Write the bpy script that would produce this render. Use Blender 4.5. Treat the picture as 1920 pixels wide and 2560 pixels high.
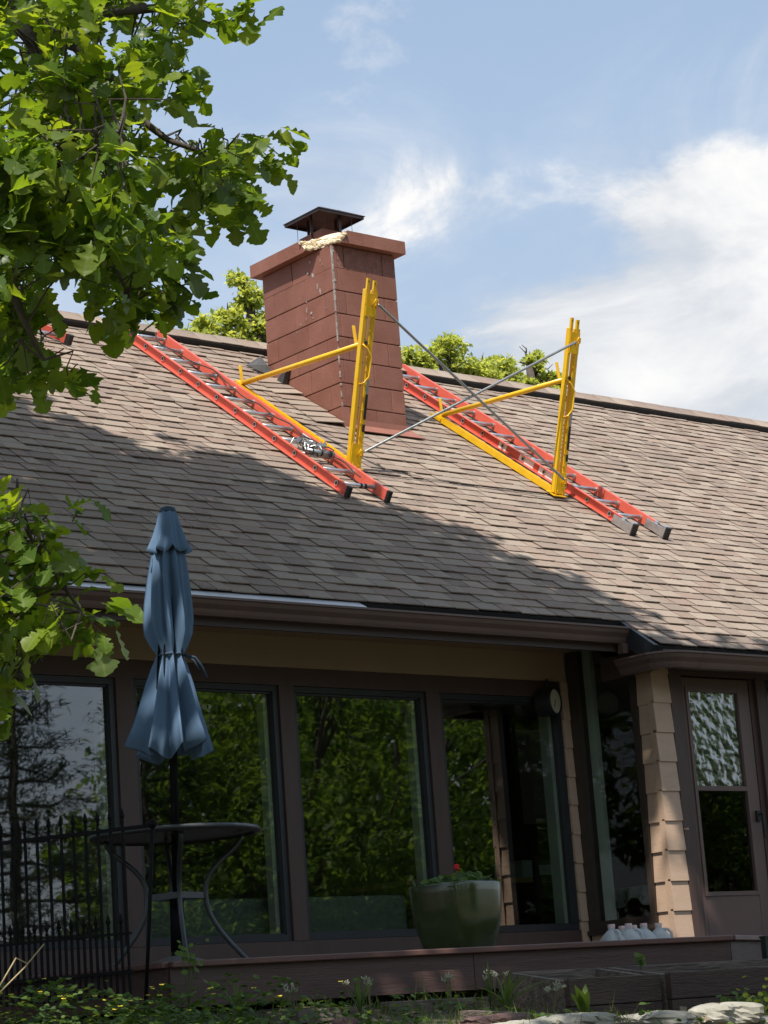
import bpy, bmesh, math, random
import numpy as np
from mathutils import Matrix, Vector

random.seed(7)
rng = np.random.default_rng(7)
scene = bpy.context.scene
for o in list(bpy.data.objects):
    bpy.data.objects.remove(o)
COL = scene.collection

# ------------------------------------------------------------------ camera
F_PX = 5910.9                                  # focal length in photo pixels (1920 x 2560)
YAW, PITCH, ROLL = math.radians(39.689), math.radians(12.581), math.radians(-4.197)
CAM = np.array([0.0, 0.0, 1.6])
_f = np.array([math.sin(YAW) * math.cos(PITCH), math.cos(YAW) * math.cos(PITCH), math.sin(PITCH)])
_r = np.array([math.cos(YAW), -math.sin(YAW), 0.0])
_u = np.cross(_r, _f)
_r2 = math.cos(ROLL) * _r + math.sin(ROLL) * _u
_u2 = -math.sin(ROLL) * _r + math.cos(ROLL) * _u
CM = np.array([_r2, -_u2, _f])
cam_data = bpy.data.cameras.new('camera')
cam_data.sensor_fit = 'VERTICAL'
cam_data.sensor_height = 24.0
cam_data.lens = 24.0 * F_PX / 2560.0
cam_data.clip_start = 0.1
cam_data.clip_end = 2000.0
cam = bpy.data.objects.new('camera', cam_data)
COL.objects.link(cam)
cam.matrix_world = Matrix(((_r2[0], _u2[0], -_f[0], CAM[0]), (_r2[1], _u2[1], -_f[1], CAM[1]),
                           (_r2[2], _u2[2], -_f[2], CAM[2]), (0, 0, 0, 1)))
scene.camera = cam

# ------------------------------------------------------------------ light
SUN = np.array([0.436, 0.342, -0.985])         # direction the light travels
SUN = SUN / np.linalg.norm(SUN)
SUN_STRENGTH, SKY_STRENGTH, EXPOSURE = 5.0, 0.135, 0.25
world = bpy.data.worlds.new('World')
scene.world = world
world.use_nodes = True
wn, wl = world.node_tree.nodes, world.node_tree.links
wn.clear()
w_out = wn.new('ShaderNodeOutputWorld')
w_bg = wn.new('ShaderNodeBackground')
w_bg.inputs['Strength'].default_value = SKY_STRENGTH
w_sky = wn.new('ShaderNodeTexSky')
w_sky.sky_type = 'NISHITA'
w_sky.sun_disc = False
w_sky.sun_elevation = math.asin(-SUN[2])
w_sky.sun_rotation = math.atan2(-SUN[0], -SUN[1])
w_sky.altitude = 200.0
w_sky.dust_density = 2.2
w_sky.air_density = 1.0
w_sky.ozone_density = 1.5


def wmath(op, a, b=None, c=None, clamp=False):
    n = wn.new('ShaderNodeMath')
    n.operation = op
    n.use_clamp = clamp
    for i, x in enumerate((a, b, c)):
        if x is None:
            continue
        if isinstance(x, (int, float)):
            n.inputs[i].default_value = x
        else:
            wl.new(x, n.inputs[i])
    return n.outputs[0]


w_tc = wn.new('ShaderNodeTexCoord')
w_sep = wn.new('ShaderNodeSeparateXYZ')
wl.new(w_tc.outputs['Generated'], w_sep.inputs[0])
w_map = wn.new('ShaderNodeMapping')
w_map.inputs['Scale'].default_value = (1.0, 1.0, 2.0)
wl.new(w_tc.outputs['Generated'], w_map.inputs[0])


def wnoise(scale, detail, rough, offs, dist=0.0):
    m = wn.new('ShaderNodeMapping')
    m.inputs['Scale'].default_value = (1.0, 1.0, 1.9)
    m.inputs['Location'].default_value = offs
    wl.new(w_tc.outputs['Generated'], m.inputs[0])
    n = wn.new('ShaderNodeTexNoise')
    n.inputs['Scale'].default_value = scale
    n.inputs['Detail'].default_value = detail
    n.inputs['Roughness'].default_value = rough
    n.inputs['Distortion'].default_value = dist
    wl.new(m.outputs[0], n.inputs['Vector'])
    return n.outputs[0]


def wsmooth(x, lo, hi):
    n = wn.new('ShaderNodeMapRange')
    n.interpolation_type = 'SMOOTHSTEP'
    wl.new(x, n.inputs['Value'])
    n.inputs['From Min'].default_value = lo
    n.inputs['From Max'].default_value = hi
    return n.outputs[0]


def pix_dir(x, y):
    d = CM.T @ np.array([(x - 960) / F_PX, (y - 1280) / F_PX, 1.0])
    return d / np.linalg.norm(d)


def wbump(x, y, r0, r1):
    """soft disc of cloud round a sky direction (r0 full, r1 nothing; in degrees)"""
    d = pix_dir(x, y)
    n = wn.new('ShaderNodeVectorMath')
    n.operation = 'DOT_PRODUCT'
    wl.new(w_tc.outputs['Generated'], n.inputs[0])
    n.inputs[1].default_value = d
    return wsmooth(n.outputs['Value'], math.cos(math.radians(r1)), math.cos(math.radians(r0)))


w_big = wnoise(3.2, 7.0, 0.55, (0.3, 1.7, 0.2), 0.2)
w_mid = wnoise(8.0, 9.0, 0.60, (2.7, 3.1, 0.9), 0.5)
w_fine = wnoise(16.0, 10.0, 0.62, (4.3, 0.6, 2.2), 0.4)
w_wisp = wnoise(6.0, 7.0, 0.62, (1.1, 5.3, 0.4), 1.0)
# heaped cloud banks: soft places in the sky broken up by noise
bank = wmath('MAXIMUM', wbump(1900, 1000, 0.0, 8.0), wmath('MULTIPLY', wbump(1110, 660, 0.0, 3.8), 0.32))
bank = wmath('MAXIMUM', bank, wmath('MULTIPLY', wbump(1520, 1080, 0.0, 7.0), 0.92))
bank = wmath('MAXIMUM', bank, wmath('MULTIPLY', wbump(950, 10, 0.0, 2.2), 0.50))
rough_ = wmath('ADD', wmath('MULTIPLY', wmath('SUBTRACT', w_mid, 0.5), 1.9), wmath('MULTIPLY', wmath('SUBTRACT', w_fine, 0.5), 0.75))
heap = wmath('ADD', wmath('MULTIPLY', bank, 0.95), rough_)
heap = wsmooth(heap, 0.36, 0.88)
scat = wsmooth(wmath('ADD', w_big, wmath('MULTIPLY', rough_, 0.16)), 0.55, 0.80)
wisp = wmath('MULTIPLY', wsmooth(w_wisp, 0.44, 0.80), 0.42)
lowv = wmath('MULTIPLY', wsmooth(w_sep.outputs['Z'], 0.44, 0.20), 0.34)
dens = wmath('MAXIMUM', heap, wmath('MULTIPLY', scat, 0.45))
dens = wmath('ADD', dens, wmath('ADD', wisp, lowv), clamp=True)
w_haze = wn.new('ShaderNodeMixRGB')              # thin pale veil over the whole sky
w_haze.inputs[0].default_value = 0.50
wl.new(w_sky.outputs[0], w_haze.inputs[1])
w_haze.inputs[2].default_value = (3.5, 4.55, 5.8, 1)
w_shade = wn.new('ShaderNodeMixRGB')
w_shade.inputs[1].default_value = (4.0, 4.3, 4.75, 1)
w_shade.inputs[2].default_value = (6.3, 6.25, 6.2, 1)
wl.new(wsmooth(wmath('ADD', w_mid, wmath('MULTIPLY', w_big, 0.5)), 0.58, 0.90), w_shade.inputs[0])
w_mix = wn.new('ShaderNodeMixRGB')
wl.new(dens, w_mix.inputs[0])
wl.new(w_haze.outputs[0], w_mix.inputs[1])
wl.new(w_shade.outputs[0], w_mix.inputs[2])
wl.new(w_mix.outputs[0], w_bg.inputs['Color'])
wl.new(w_bg.outputs[0], w_out.inputs['Surface'])

sun_data = bpy.data.lights.new('sun', 'SUN')
sun_data.energy = SUN_STRENGTH
sun_data.angle = math.radians(0.55)
sun_data.color = (1.0, 0.945, 0.87)
sun = bpy.data.objects.new('sun', sun_data)
COL.objects.link(sun)
sun.rotation_euler = Vector(SUN).to_track_quat('-Z', 'Y').to_euler()
sun.location = (-10, -8, 30)

scene.view_settings.view_transform = 'Standard'
scene.view_settings.look = 'None'
scene.view_settings.exposure = EXPOSURE
scene.view_settings.gamma = 1.0
scene.view_settings.use_curve_mapping = False
try:
    scene.cycles.transparent_max_bounces = 24
    scene.cycles.max_bounces = 8
except Exception:
    pass

# ------------------------------------------------------------------ photo pixel -> place


def ray(px, py):
    return CM.T @ np.array([(px - 960) / F_PX, (py - 1280) / F_PX, 1.0])


def onX(px, X):
    d = ray(*px)
    return CAM + d * X / d[0]


def onY(px, Y):
    d = ray(*px)
    return CAM + d * Y / d[1]


def onZ(px, Z):
    d = ray(*px)
    return CAM + d * (Z - CAM[2]) / d[2]


def atd(px, dist):
    d = ray(*px)
    return CAM + d * dist / np.linalg.norm(d)


def proj(P):
    v = (np.asarray(P) - CAM) @ CM.T
    return np.stack([960 + F_PX * v[..., 0] / v[..., 2], 1280 + F_PX * v[..., 1] / v[..., 2]], -1)


PHI = math.radians(35.563)                      # roof pitch
RU = np.array([0, math.cos(PHI), math.sin(PHI)])
RN = np.array([0, -math.sin(PHI), math.cos(PHI)])
RB = np.array([0, 15.105, 6.687])


def RP(X, s, h=0.0):
    """point on the roof: along the ridge, up the slope, off the surface"""
    return np.array([X, 0, 0]) + RB + s * RU + h * RN


def roofhit(px, h=0.0):
    d = ray(*px)
    P = CAM + d * (RN @ (RB + h * RN - CAM)) / (RN @ d)
    q = P - RB
    return P[0], q @ RU


# ------------------------------------------------------------------ mesh helpers
class MB:
    def __init__(self):
        self.v, self.f, self.m = [], [], []
        self.mi = 0

    def add(self, verts, faces):
        k = len(self.v)
        self.v.extend([tuple(float(c) for c in p) for p in verts])
        self.f.extend([tuple(i + k for i in q) for q in faces])
        self.m.extend([self.mi] * len(faces))
        return self

    def hexa(self, p):
        """8 corners: bottom loop 0-3, top loop 4-7"""
        return self.add(p, [(0, 3, 2, 1), (4, 5, 6, 7), (0, 1, 5, 4), (1, 2, 6, 5), (2, 3, 7, 6), (3, 0, 4, 7)])

    def box(self, x0, x1, y0, y1, z0, z1):
        return self.hexa([(x0, y0, z0), (x1, y0, z0), (x1, y1, z0), (x0, y1, z0),
                          (x0, y0, z1), (x1, y0, z1), (x1, y1, z1), (x0, y1, z1)])

    def rbox(self, X0, X1, s0, s1, h0, h1):
        return self.hexa([RP(X0, s0, h0), RP(X1, s0, h0), RP(X1, s1, h0), RP(X0, s1, h0),
                          RP(X0, s0, h1), RP(X1, s0, h1), RP(X1, s1, h1), RP(X0, s1, h1)])

    def bar(self, p0, p1, side, w, t):
        """square bar p0-p1, half-width w along 'side', half-thickness t across"""
        p0, p1, side = np.asarray(p0, float), np.asarray(p1, float), np.asarray(side, float)
        d = p1 - p0
        d = d / np.linalg.norm(d)
        side = side - d * (side @ d)
        side = side / np.linalg.norm(side)
        n = np.cross(d, side)
        c = [(-w, -t), (w, -t), (w, t), (-w, t)]
        return self.hexa([p0 + side * a + n * b for a, b in c] + [p1 + side * a + n * b for a, b in c])

    def tube(self, pts, rad, n=8, cap=True):
        pts = [np.asarray(p, float) for p in pts]
        if not hasattr(rad, '__len__'):
            rad = [rad] * len(pts)
        k = len(self.v)
        ref = None
        rings = []
        for i, p in enumerate(pts):
            a = pts[max(i - 1, 0)]
            b = pts[min(i + 1, len(pts) - 1)]
            d = b - a
            d = d / (np.linalg.norm(d) + 1e-9)
            if ref is None:
                ref = np.cross(d, (0, 0, 1)) if abs(d[2]) < 0.9 else np.cross(d, (1, 0, 0))
            ref = ref - d * (ref @ d)
            ref = ref / (np.linalg.norm(ref) + 1e-9)
            e = np.cross(d, ref)
            rings.append([p + rad[i] * (math.cos(2 * math.pi * j / n) * ref + math.sin(2 * math.pi * j / n) * e) for j in range(n)])
        V = [q for r in rings for q in r]
        Fc = []
        for i in range(len(pts) - 1):
            for j in range(n):
                Fc.append((i * n + j, i * n + (j + 1) % n, (i + 1) * n + (j + 1) % n, (i + 1) * n + j))
        if cap:
            Fc.append(tuple(range(n - 1, -1, -1)))
            Fc.append(tuple((len(pts) - 1) * n + j for j in range(n)))
        return self.add(V, Fc)

    def lathe(self, c, prof, n=20, ax=(0, 0, 1), rx=None):
        c = np.asarray(c, float)
        ax = np.asarray(ax, float)
        ax = ax / np.linalg.norm(ax)
        rx = np.cross(ax, (0, 1, 0)) if rx is None else np.asarray(rx, float)
        if np.linalg.norm(rx) < 1e-3:
            rx = np.cross(ax, (1, 0, 0))
        rx = rx / np.linalg.norm(rx)
        ry = np.cross(ax, rx)
        V, Fc = [], []
        for r, z in prof:
            for j in range(n):
                a = 2 * math.pi * j / n
                V.append(c + ax * z + r * (math.cos(a) * rx + math.sin(a) * ry))
        for i in range(len(prof) - 1):
            for j in range(n):
                Fc.append((i * n + j, i * n + (j + 1) % n, (i + 1) * n + (j + 1) % n, (i + 1) * n + j))
        if prof[0][0] > 1e-5:
            Fc.append(tuple(range(n - 1, -1, -1)))
        if prof[-1][0] > 1e-5:
            Fc.append(tuple((len(prof) - 1) * n + j for j in range(n)))
        return self.add(V, Fc)

    def extrude(self, poly, vec):
        """closed outline (3-D points) pushed along vec"""
        poly = [np.asarray(p, float) for p in poly]
        vec = np.asarray(vec, float)
        n = len(poly)
        return self.add(poly + [p + vec for p in poly],
                        [tuple(range(n - 1, -1, -1)), tuple(range(n, 2 * n))] +
                        [(i, (i + 1) % n, n + (i + 1) % n, n + i) for i in range(n)])


BASE = {}


def link(o, parent=None):
    COL.objects.link(o)
    if parent is not None:
        o.parent = parent
    return o


def tag(o, label=None, cat=None, group=None, kind=None):
    for k, x in (('label', label), ('category', cat), ('group', group), ('kind', kind)):
        if x:
            o[k] = x
    return o


def thing(name, loc, label, cat, group=None):
    o = bpy.data.objects.new(name, None)
    o.empty_display_size = 0.2
    link(o)
    o.location = tuple(float(x) for x in loc)
    BASE[o] = np.asarray(loc, float)
    return tag(o, label, cat, group)


def build(mb, name, mats, parent=None, base=None, smooth=False, bevel=0.0):
    """one mesh object; vertices are given in world space"""
    b = BASE[parent] if parent is not None else (np.zeros(3) if base is None else np.asarray(base, float))
    me = bpy.data.meshes.new(name)
    v = np.asarray(mb.v, float) - b
    me.from_pydata(v.tolist(), [], mb.f)
    mats = mats if isinstance(mats, (list, tuple)) else [mats]
    for m in mats:
        me.materials.append(m)
    if len(mats) > 1:
        me.polygons.foreach_set('material_index', mb.m)
    bm_ = bmesh.new()
    bm_.from_mesh(me)
    bmesh.ops.recalc_face_normals(bm_, faces=bm_.faces)
    bm_.to_mesh(me)
    bm_.free()
    if smooth:
        me.polygons.foreach_set('use_smooth', [True] * len(me.polygons))
    me.update()
    o = bpy.data.objects.new(name, me)
    link(o, parent)
    if parent is None:
        o.location = tuple(b)
    BASE[o] = b
    if bevel:
        md = o.modifiers.new('bevel', 'BEVEL')
        md.width = bevel
        md.segments = 2
        md.limit_method = 'ANGLE'
    return o


def fast_mesh(name, verts, faces, mats, midx=None, smooth=False, edge=None):
    """verts (n,3), faces (m,k) arrays -> mesh"""
    me = bpy.data.meshes.new(name)
    nf, k = faces.shape
    me.vertices.add(len(verts))
    me.vertices.foreach_set('co', np.ascontiguousarray(verts, np.float32).ravel())
    me.loops.add(nf * k)
    me.loops.foreach_set('vertex_index', np.ascontiguousarray(faces, np.int32).ravel())
    me.polygons.add(nf)
    me.polygons.foreach_set('loop_start', np.arange(0, nf * k, k, dtype=np.int32))
    me.polygons.foreach_set('loop_total', np.full(nf, k, np.int32))
    for m in mats:
        me.materials.append(m)
    if midx is not None:
        me.polygons.foreach_set('material_index', np.asarray(midx, np.int32))
    if smooth:
        me.polygons.foreach_set('use_smooth', np.ones(nf, bool))
    if edge is not None:                          # 0 on the midrib, 1 at the leaf margin
        me.attributes.new('edge', 'FLOAT', 'POINT').data.foreach_set('value', np.ascontiguousarray(edge, np.float32))
    me.update(calc_edges=True)
    return me


def scatter(tv, tf, mats4):
    """copies of a template under many 3x4 matrices -> arrays"""
    n, k = len(mats4), len(tv)
    V = np.einsum('nij,kj->nki', mats4[:, :, :3], tv) + mats4[:, None, :, 3]
    Fc = tf[None] + (np.arange(n) * k)[:, None, None]
    return V.reshape(-1, 3), Fc.reshape(-1, tf.shape[1])


# ------------------------------------------------------------------ materials
def mat(name, col, rough=0.6, metal=0.0, var=None, vscale=8.0, vdetail=5.0, bump=0.0, bscale=60.0, spec=0.5,
        objvar=0.0, stretch=(1, 1, 1), trans=None, coat=0.0, coord='Object', stain=None):
    m = bpy.data.materials.new(name)
    m.use_nodes = True
    nt = m.node_tree
    N, L = nt.nodes, nt.links
    bs = N['Principled BSDF']
    bs.inputs['Roughness'].default_value = rough
    bs.inputs['Metallic'].default_value = metal
    bs.inputs['Specular IOR Level'].default_value = spec
    if coat:
        bs.inputs['Coat Weight'].default_value = coat
        bs.inputs['Coat Roughness'].default_value = 0.12
    c = tuple(col) + (1,)
    bs.inputs['Base Color'].default_value = c
    out = None
    tc = N.new('ShaderNodeTexCoord')
    mp = N.new('ShaderNodeMapping')
    mp.inputs['Scale'].default_value = stretch
    L.new(tc.outputs[coord], mp.inputs[0])
    if var is not None:
        nz = N.new('ShaderNodeTexNoise')
        nz.inputs['Scale'].default_value = vscale
        nz.inputs['Detail'].default_value = vdetail
        nz.inputs['Roughness'].default_value = 0.6
        L.new(mp.outputs[0], nz.inputs['Vector'])
        rp = N.new('ShaderNodeValToRGB')
        rp.color_ramp.elements[0].position = 0.34
        rp.color_ramp.elements[0].color = c
        rp.color_ramp.elements[1].position = 0.68
        rp.color_ramp.elements[1].color = tuple(var) + (1,)
        L.new(nz.outputs[0], rp.inputs[0])
        out = rp.outputs[0]
    if stain is not None:                        # pale or dark patches with a shape of their own
        scol, sscale, slo, shi = stain
        nz = N.new('ShaderNodeTexNoise')
        nz.inputs['Scale'].default_value = sscale
        nz.inputs['Detail'].default_value = 8.0
        nz.inputs['Roughness'].default_value = 0.7
        L.new(tc.outputs[coord], nz.inputs['Vector'])
        mr = N.new('ShaderNodeMapRange')
        mr.inputs['From Min'].default_value = slo
        mr.inputs['From Max'].default_value = shi
        L.new(nz.outputs[0], mr.inputs['Value'])
        mx = N.new('ShaderNodeMixRGB')
        L.new(mr.outputs[0], mx.inputs[0])
        if out is not None:
            L.new(out, mx.inputs[1])
        else:
            mx.inputs[1].default_value = c
        mx.inputs[2].default_value = tuple(scol) + (1,)
        out = mx.outputs[0]
    if objvar:
        oi = N.new('ShaderNodeObjectInfo')
        hs = N.new('ShaderNodeHueSaturation')
        mr = N.new('ShaderNodeMapRange')
        mr.inputs['To Min'].default_value = 1 - objvar
        mr.inputs['To Max'].default_value = 1 + objvar
        L.new(oi.outputs['Random'], mr.inputs['Value'])
        L.new(mr.outputs[0], hs.inputs['Value'])
        if out is not None:
            L.new(out, hs.inputs['Color'])
        else:
            hs.inputs['Color'].default_value = c
        out = hs.outputs[0]
    if out is not None:
        L.new(out, bs.inputs['Base Color'])
    if bump:
        nb = N.new('ShaderNodeTexNoise')
        nb.inputs['Scale'].default_value = bscale
        nb.inputs['Detail'].default_value = 6.0
        L.new(mp.outputs[0], nb.inputs['Vector'])
        bp = N.new('ShaderNodeBump')
        bp.inputs['Strength'].default_value = bump
        bp.inputs['Distance'].default_value = 0.02
        L.new(nb.outputs[0], bp.inputs['Height'])
        L.new(bp.outputs[0], bs.inputs['Normal'])
    if trans is not None:                        # light coming through leaves, cloth or thin plastic
        tcol, fac = trans
        tr = N.new('ShaderNodeBsdfTranslucent')
        tr.inputs['Color'].default_value = tuple(tcol) + (1,)
        ms = N.new('ShaderNodeMixShader')
        ms.inputs[0].default_value = fac
        L.new(bs.outputs[0], ms.inputs[1])
        L.new(tr.outputs[0], ms.inputs[2])
        L.new(ms.outputs[0], N['Material Output'].inputs['Surface'])
    return m


def glass_mat(name, tint=(0.75, 0.8, 0.78), refl=1.9, ripple=0.0, rscale=9.0, rough=0.0):
    """thin double pane: mirror share from Fresnel, the rest lets you look in"""
    m = bpy.data.materials.new(name)
    m.use_nodes = True
    N, L = m.node_tree.nodes, m.node_tree.links
    N.remove(N['Principled BSDF'])
    tr = N.new('ShaderNodeBsdfTransparent')
    tr.inputs[0].default_value = tuple(tint) + (1,)
    gl = N.new('ShaderNodeBsdfGlossy')
    gl.inputs['Roughness'].default_value = rough
    fr = N.new('ShaderNodeFresnel')
    fr.inputs['IOR'].default_value = 1.5
    ml = N.new('ShaderNodeMath')
    ml.operation = 'MULTIPLY'
    ml.use_clamp = True
    ml.inputs[1].default_value = refl
    L.new(fr.outputs[0], ml.inputs[0])
    ge = N.new('ShaderNodeNewGeometry')           # the far face of the pane adds no second mirror
    iv = N.new('ShaderNodeMath')
    iv.operation = 'SUBTRACT'
    iv.inputs[0].default_value = 1.0
    L.new(ge.outputs['Backfacing'], iv.inputs[1])
    mm = N.new('ShaderNodeMath')
    mm.operation = 'MULTIPLY'
    L.new(ml.outputs[0], mm.inputs[0])
    L.new(iv.outputs[0], mm.inputs[1])
    ms = N.new('ShaderNodeMixShader')
    L.new(mm.outputs[0], ms.inputs[0])
    L.new(tr.outputs[0], ms.inputs[1])
    L.new(gl.outputs[0], ms.inputs[2])
    L.new(ms.outputs[0], N['Material Output'].inputs['Surface'])
    tc = N.new('ShaderNodeTexCoord')
    nz = N.new('ShaderNodeTexNoise')
    nz.inputs['Scale'].default_value = rscale
    nz.inputs['Detail'].default_value = 1.5
    L.new(tc.outputs['Object'], nz.inputs['Vector'])
    bp = N.new('ShaderNodeBump')
    bp.inputs['Strength'].default_value = ripple
    bp.inputs['Distance'].default_value = 0.05
    L.new(nz.outputs[0], bp.inputs['Height'])
    L.new(bp.outputs[0], gl.inputs['Normal'])
    return m


M = {}
shingle_cols = [(0.262, 0.206, 0.163), (0.292, 0.234, 0.187), (0.242, 0.187, 0.151), (0.272, 0.222, 0.178),
                (0.254, 0.189, 0.151), (0.310, 0.249, 0.198), (0.224, 0.176, 0.144), (0.278, 0.212, 0.168)]
M['shingle'] = [mat('shingle_granules_%s' % 'abcdefgh'[i], c, 0.92, var=tuple(x * 1.22 for x in c), vscale=90, bump=0.35, bscale=260, spec=0.2,
                    stain=(tuple(x * 0.66 for x in c), 3.0, 0.52, 0.78)) for i, c in enumerate(shingle_cols)]
M['underlay'] = mat('dark_roof_underlay', (0.03, 0.027, 0.025), 0.9)
M['ridge_vent'] = mat('black_ridge_vent', (0.016, 0.017, 0.019), 0.75, bump=0.3, bscale=40)
M['block'] = mat('painted_block', (0.205, 0.083, 0.056), 0.66, var=(0.265, 0.118, 0.086), vscale=3.2, bump=0.13, bscale=45, objvar=0.10, spec=0.3,
                 stain=(0.36 * np.array([1, .82, .76]), 7.0, 0.66, 0.76))
M['block_rough'] = mat('spalled_block', (0.185, 0.075, 0.057), 0.85, var=(0.27, 0.12, 0.09), vscale=14, bump=0.9, bscale=24)
M['mortar'] = mat('painted_mortar', (0.16, 0.066, 0.048), 0.8, var=(0.34, 0.20, 0.16), vscale=7, bump=0.3)
M['mortar_pale'] = mat('bare_grey_mortar', (0.42, 0.40, 0.38), 0.9, var=(0.24, 0.16, 0.13), vscale=16, bump=0.6, bscale=40)
M['rubble'] = mat('bare_cream_mortar', (0.82, 0.74, 0.56), 0.95, var=(0.68, 0.55, 0.36), vscale=14, bump=0.8, bscale=40)
M['flashing'] = mat('red_painted_flashing', (0.30, 0.120, 0.082), 0.6, var=(0.24, 0.10, 0.07), vscale=6)
M['lead'] = mat('grey_flashing', (0.04, 0.04, 0.042), 0.5, metal=0.2, var=(0.085, 0.08, 0.075), vscale=9)
M['cap_metal'] = mat('dull_brown_chimney_cap', (0.105, 0.078, 0.068), 0.45, metal=0.55, var=(0.07, 0.05, 0.045), vscale=7)
M['orange'] = mat('orange_fibreglass', (0.74, 0.135, 0.085), 0.45, var=(0.62, 0.105, 0.068), vscale=5, bump=0.06, bscale=200, coat=0.2, stain=((0.62, 0.20, 0.12), 12, 0.60, 0.80))
M['alu'] = mat('aluminium', (0.72, 0.72, 0.72), 0.34, metal=0.9, var=(0.58, 0.58, 0.59), vscale=20)
M['steel'] = mat('galvanised_tube', (0.36, 0.37, 0.36), 0.42, metal=0.75, var=(0.28, 0.29, 0.28), vscale=14, bump=0.1)
M['yellow'] = mat('yellow_paint', (0.86, 0.52, 0.010), 0.36, var=(0.76, 0.43, 0.010), vscale=9, coat=0.2, stain=((0.36, 0.17, 0.04), 16, 0.66, 0.80))
M['black'] = mat('black_rubber', (0.014, 0.014, 0.015), 0.6)
M['sticker'] = mat('white_sticker', (0.88, 0.87, 0.84), 0.5, var=(0.80, 0.76, 0.70), vscale=30)
M['sticker_dark'] = mat('black_sticker', (0.02, 0.02, 0.022), 0.4)
M['sticker_grey'] = mat('grey_print', (0.26, 0.26, 0.26), 0.5)
M['gutter'] = mat('brown_gutter', (0.145, 0.092, 0.076), 0.38, var=(0.125, 0.080, 0.067), vscale=3, spec=0.5, stain=((0.20, 0.12, 0.10), 14, 0.6, 0.85))
M['fascia'] = mat('brown_fascia', (0.070, 0.046, 0.038), 0.6, var=(0.056, 0.037, 0.031), vscale=3, stretch=(0.4, 3, 3))
M['soffit'] = mat('tan_soffit', (0.40, 0.295, 0.185), 0.7, var=(0.36, 0.265, 0.165), vscale=2)
M['trim'] = mat('brown_trim', (0.094, 0.056, 0.045), 0.55, var=(0.076, 0.045, 0.036), vscale=4, stretch=(3, 3, 0.5), bump=0.05, bscale=30)
M['trim_dark'] = mat('dark_window_frame', (0.028, 0.030, 0.034), 0.4)
M['door_paint'] = mat('brown_door_paint', (0.165, 0.100, 0.080), 0.42, var=(0.130, 0.086, 0.075), vscale=2.5, spec=0.5)
M['siding'] = mat('tan_siding', (0.58, 0.405, 0.285), 0.65, var=(0.52, 0.36, 0.25), vscale=5, stretch=(1, 1, 3), bump=0.12, bscale=40, stain=((0.30, 0.21, 0.15), 9, 0.62, 0.85))
M['jamb'] = mat('pale_green_jamb', (0.66, 0.68, 0.58), 0.6)
M['ceiling'] = mat('pale_ceiling', (0.55, 0.56, 0.49), 0.8)
M['glass'] = glass_mat('window_glass', (0.82, 0.86, 0.84), 5.0, ripple=0.012, rscale=2.2, rough=0.014)
M['glass_side'] = glass_mat('side_window_glass', (0.80, 0.84, 0.82), 1.8, ripple=0.01, rscale=2.0)
M['glass_ripple'] = glass_mat('rippled_glass', (0.4, 0.45, 0.42), 8.0, ripple=0.26, rscale=13.0, rough=0.18)
M['glass_clear'] = glass_mat('door_glass', (0.62, 0.66, 0.66), 1.8, ripple=0.01, rscale=3.0, rough=0.01)
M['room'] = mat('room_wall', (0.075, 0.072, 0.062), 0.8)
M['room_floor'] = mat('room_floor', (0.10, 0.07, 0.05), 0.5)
M['sofa'] = mat('grey_green_upholstery', (0.16, 0.18, 0.15), 0.9, bump=0.2)
M['wood_yellow'] = mat('honey_wood', (0.46, 0.30, 0.10), 0.45, var=(0.38, 0.24, 0.08), vscale=5, stretch=(1, 8, 8))
M['box_green'] = mat('pale_green_box', (0.50, 0.58, 0.52), 0.5)
M['cloth_white'] = mat('white_cloth', (0.72, 0.70, 0.66), 0.9, stain=((0.25, 0.25, 0.2), 7, 0.56, 0.60))
M['dark_cloth'] = mat('dark_upholstery', (0.04, 0.04, 0.05), 0.9)
M['guard'] = mat('gutter_guard_metal', (0.80, 0.80, 0.82), 0.38, metal=0.5)
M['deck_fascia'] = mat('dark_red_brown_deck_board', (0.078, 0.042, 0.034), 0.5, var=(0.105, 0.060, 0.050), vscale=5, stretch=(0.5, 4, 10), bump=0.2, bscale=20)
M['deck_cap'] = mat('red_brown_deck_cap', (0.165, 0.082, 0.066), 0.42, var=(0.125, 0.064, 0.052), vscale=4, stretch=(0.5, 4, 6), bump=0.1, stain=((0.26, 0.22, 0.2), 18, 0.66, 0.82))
M['deck_board'] = mat('deck_board', (0.12, 0.08, 0.065), 0.7, var=(0.09, 0.06, 0.05), vscale=5, stretch=(0.4, 6, 6))
M['umbrella'] = mat('blue_umbrella_cloth', (0.130, 0.212, 0.330), 0.85, var=(0.148, 0.238, 0.362), vscale=3, bump=0.15, bscale=400, spec=0.15, trans=((0.10, 0.18, 0.27), 0.12))
M['umb_band'] = mat('navy_umbrella_band', (0.035, 0.065, 0.105), 0.8)
M['black_metal'] = mat('black_painted_metal', (0.005, 0.005, 0.0055), 0.7, spec=0.15)
M['grey_metal'] = mat('dark_grey_painted_metal', (0.065, 0.071, 0.075), 0.38, metal=0.3, spec=0.5, var=(0.05, 0.056, 0.06), vscale=12)
M['granite'] = mat('grey_base_stone', (0.15, 0.155, 0.14), 0.55, var=(0.10, 0.10, 0.09), vscale=60)
M['pot'] = mat('green_glazed_pot', (0.052, 0.072, 0.024), 0.16, var=(0.034, 0.044, 0.015), vscale=3.5, coat=0.5, stain=((0.085, 0.08, 0.036), 5, 0.56, 0.78))
M['soil'] = mat('dark_soil', (0.035, 0.026, 0.018), 0.95, var=(0.07, 0.05, 0.035), vscale=30, bump=0.8)
M['jug'] = mat('milky_plastic', (0.72, 0.74, 0.74), 0.32, trans=((0.80, 0.83, 0.83), 0.45))
M['jug_cap'] = mat('pink_white_cap', (0.76, 0.56, 0.55), 0.5)
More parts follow.
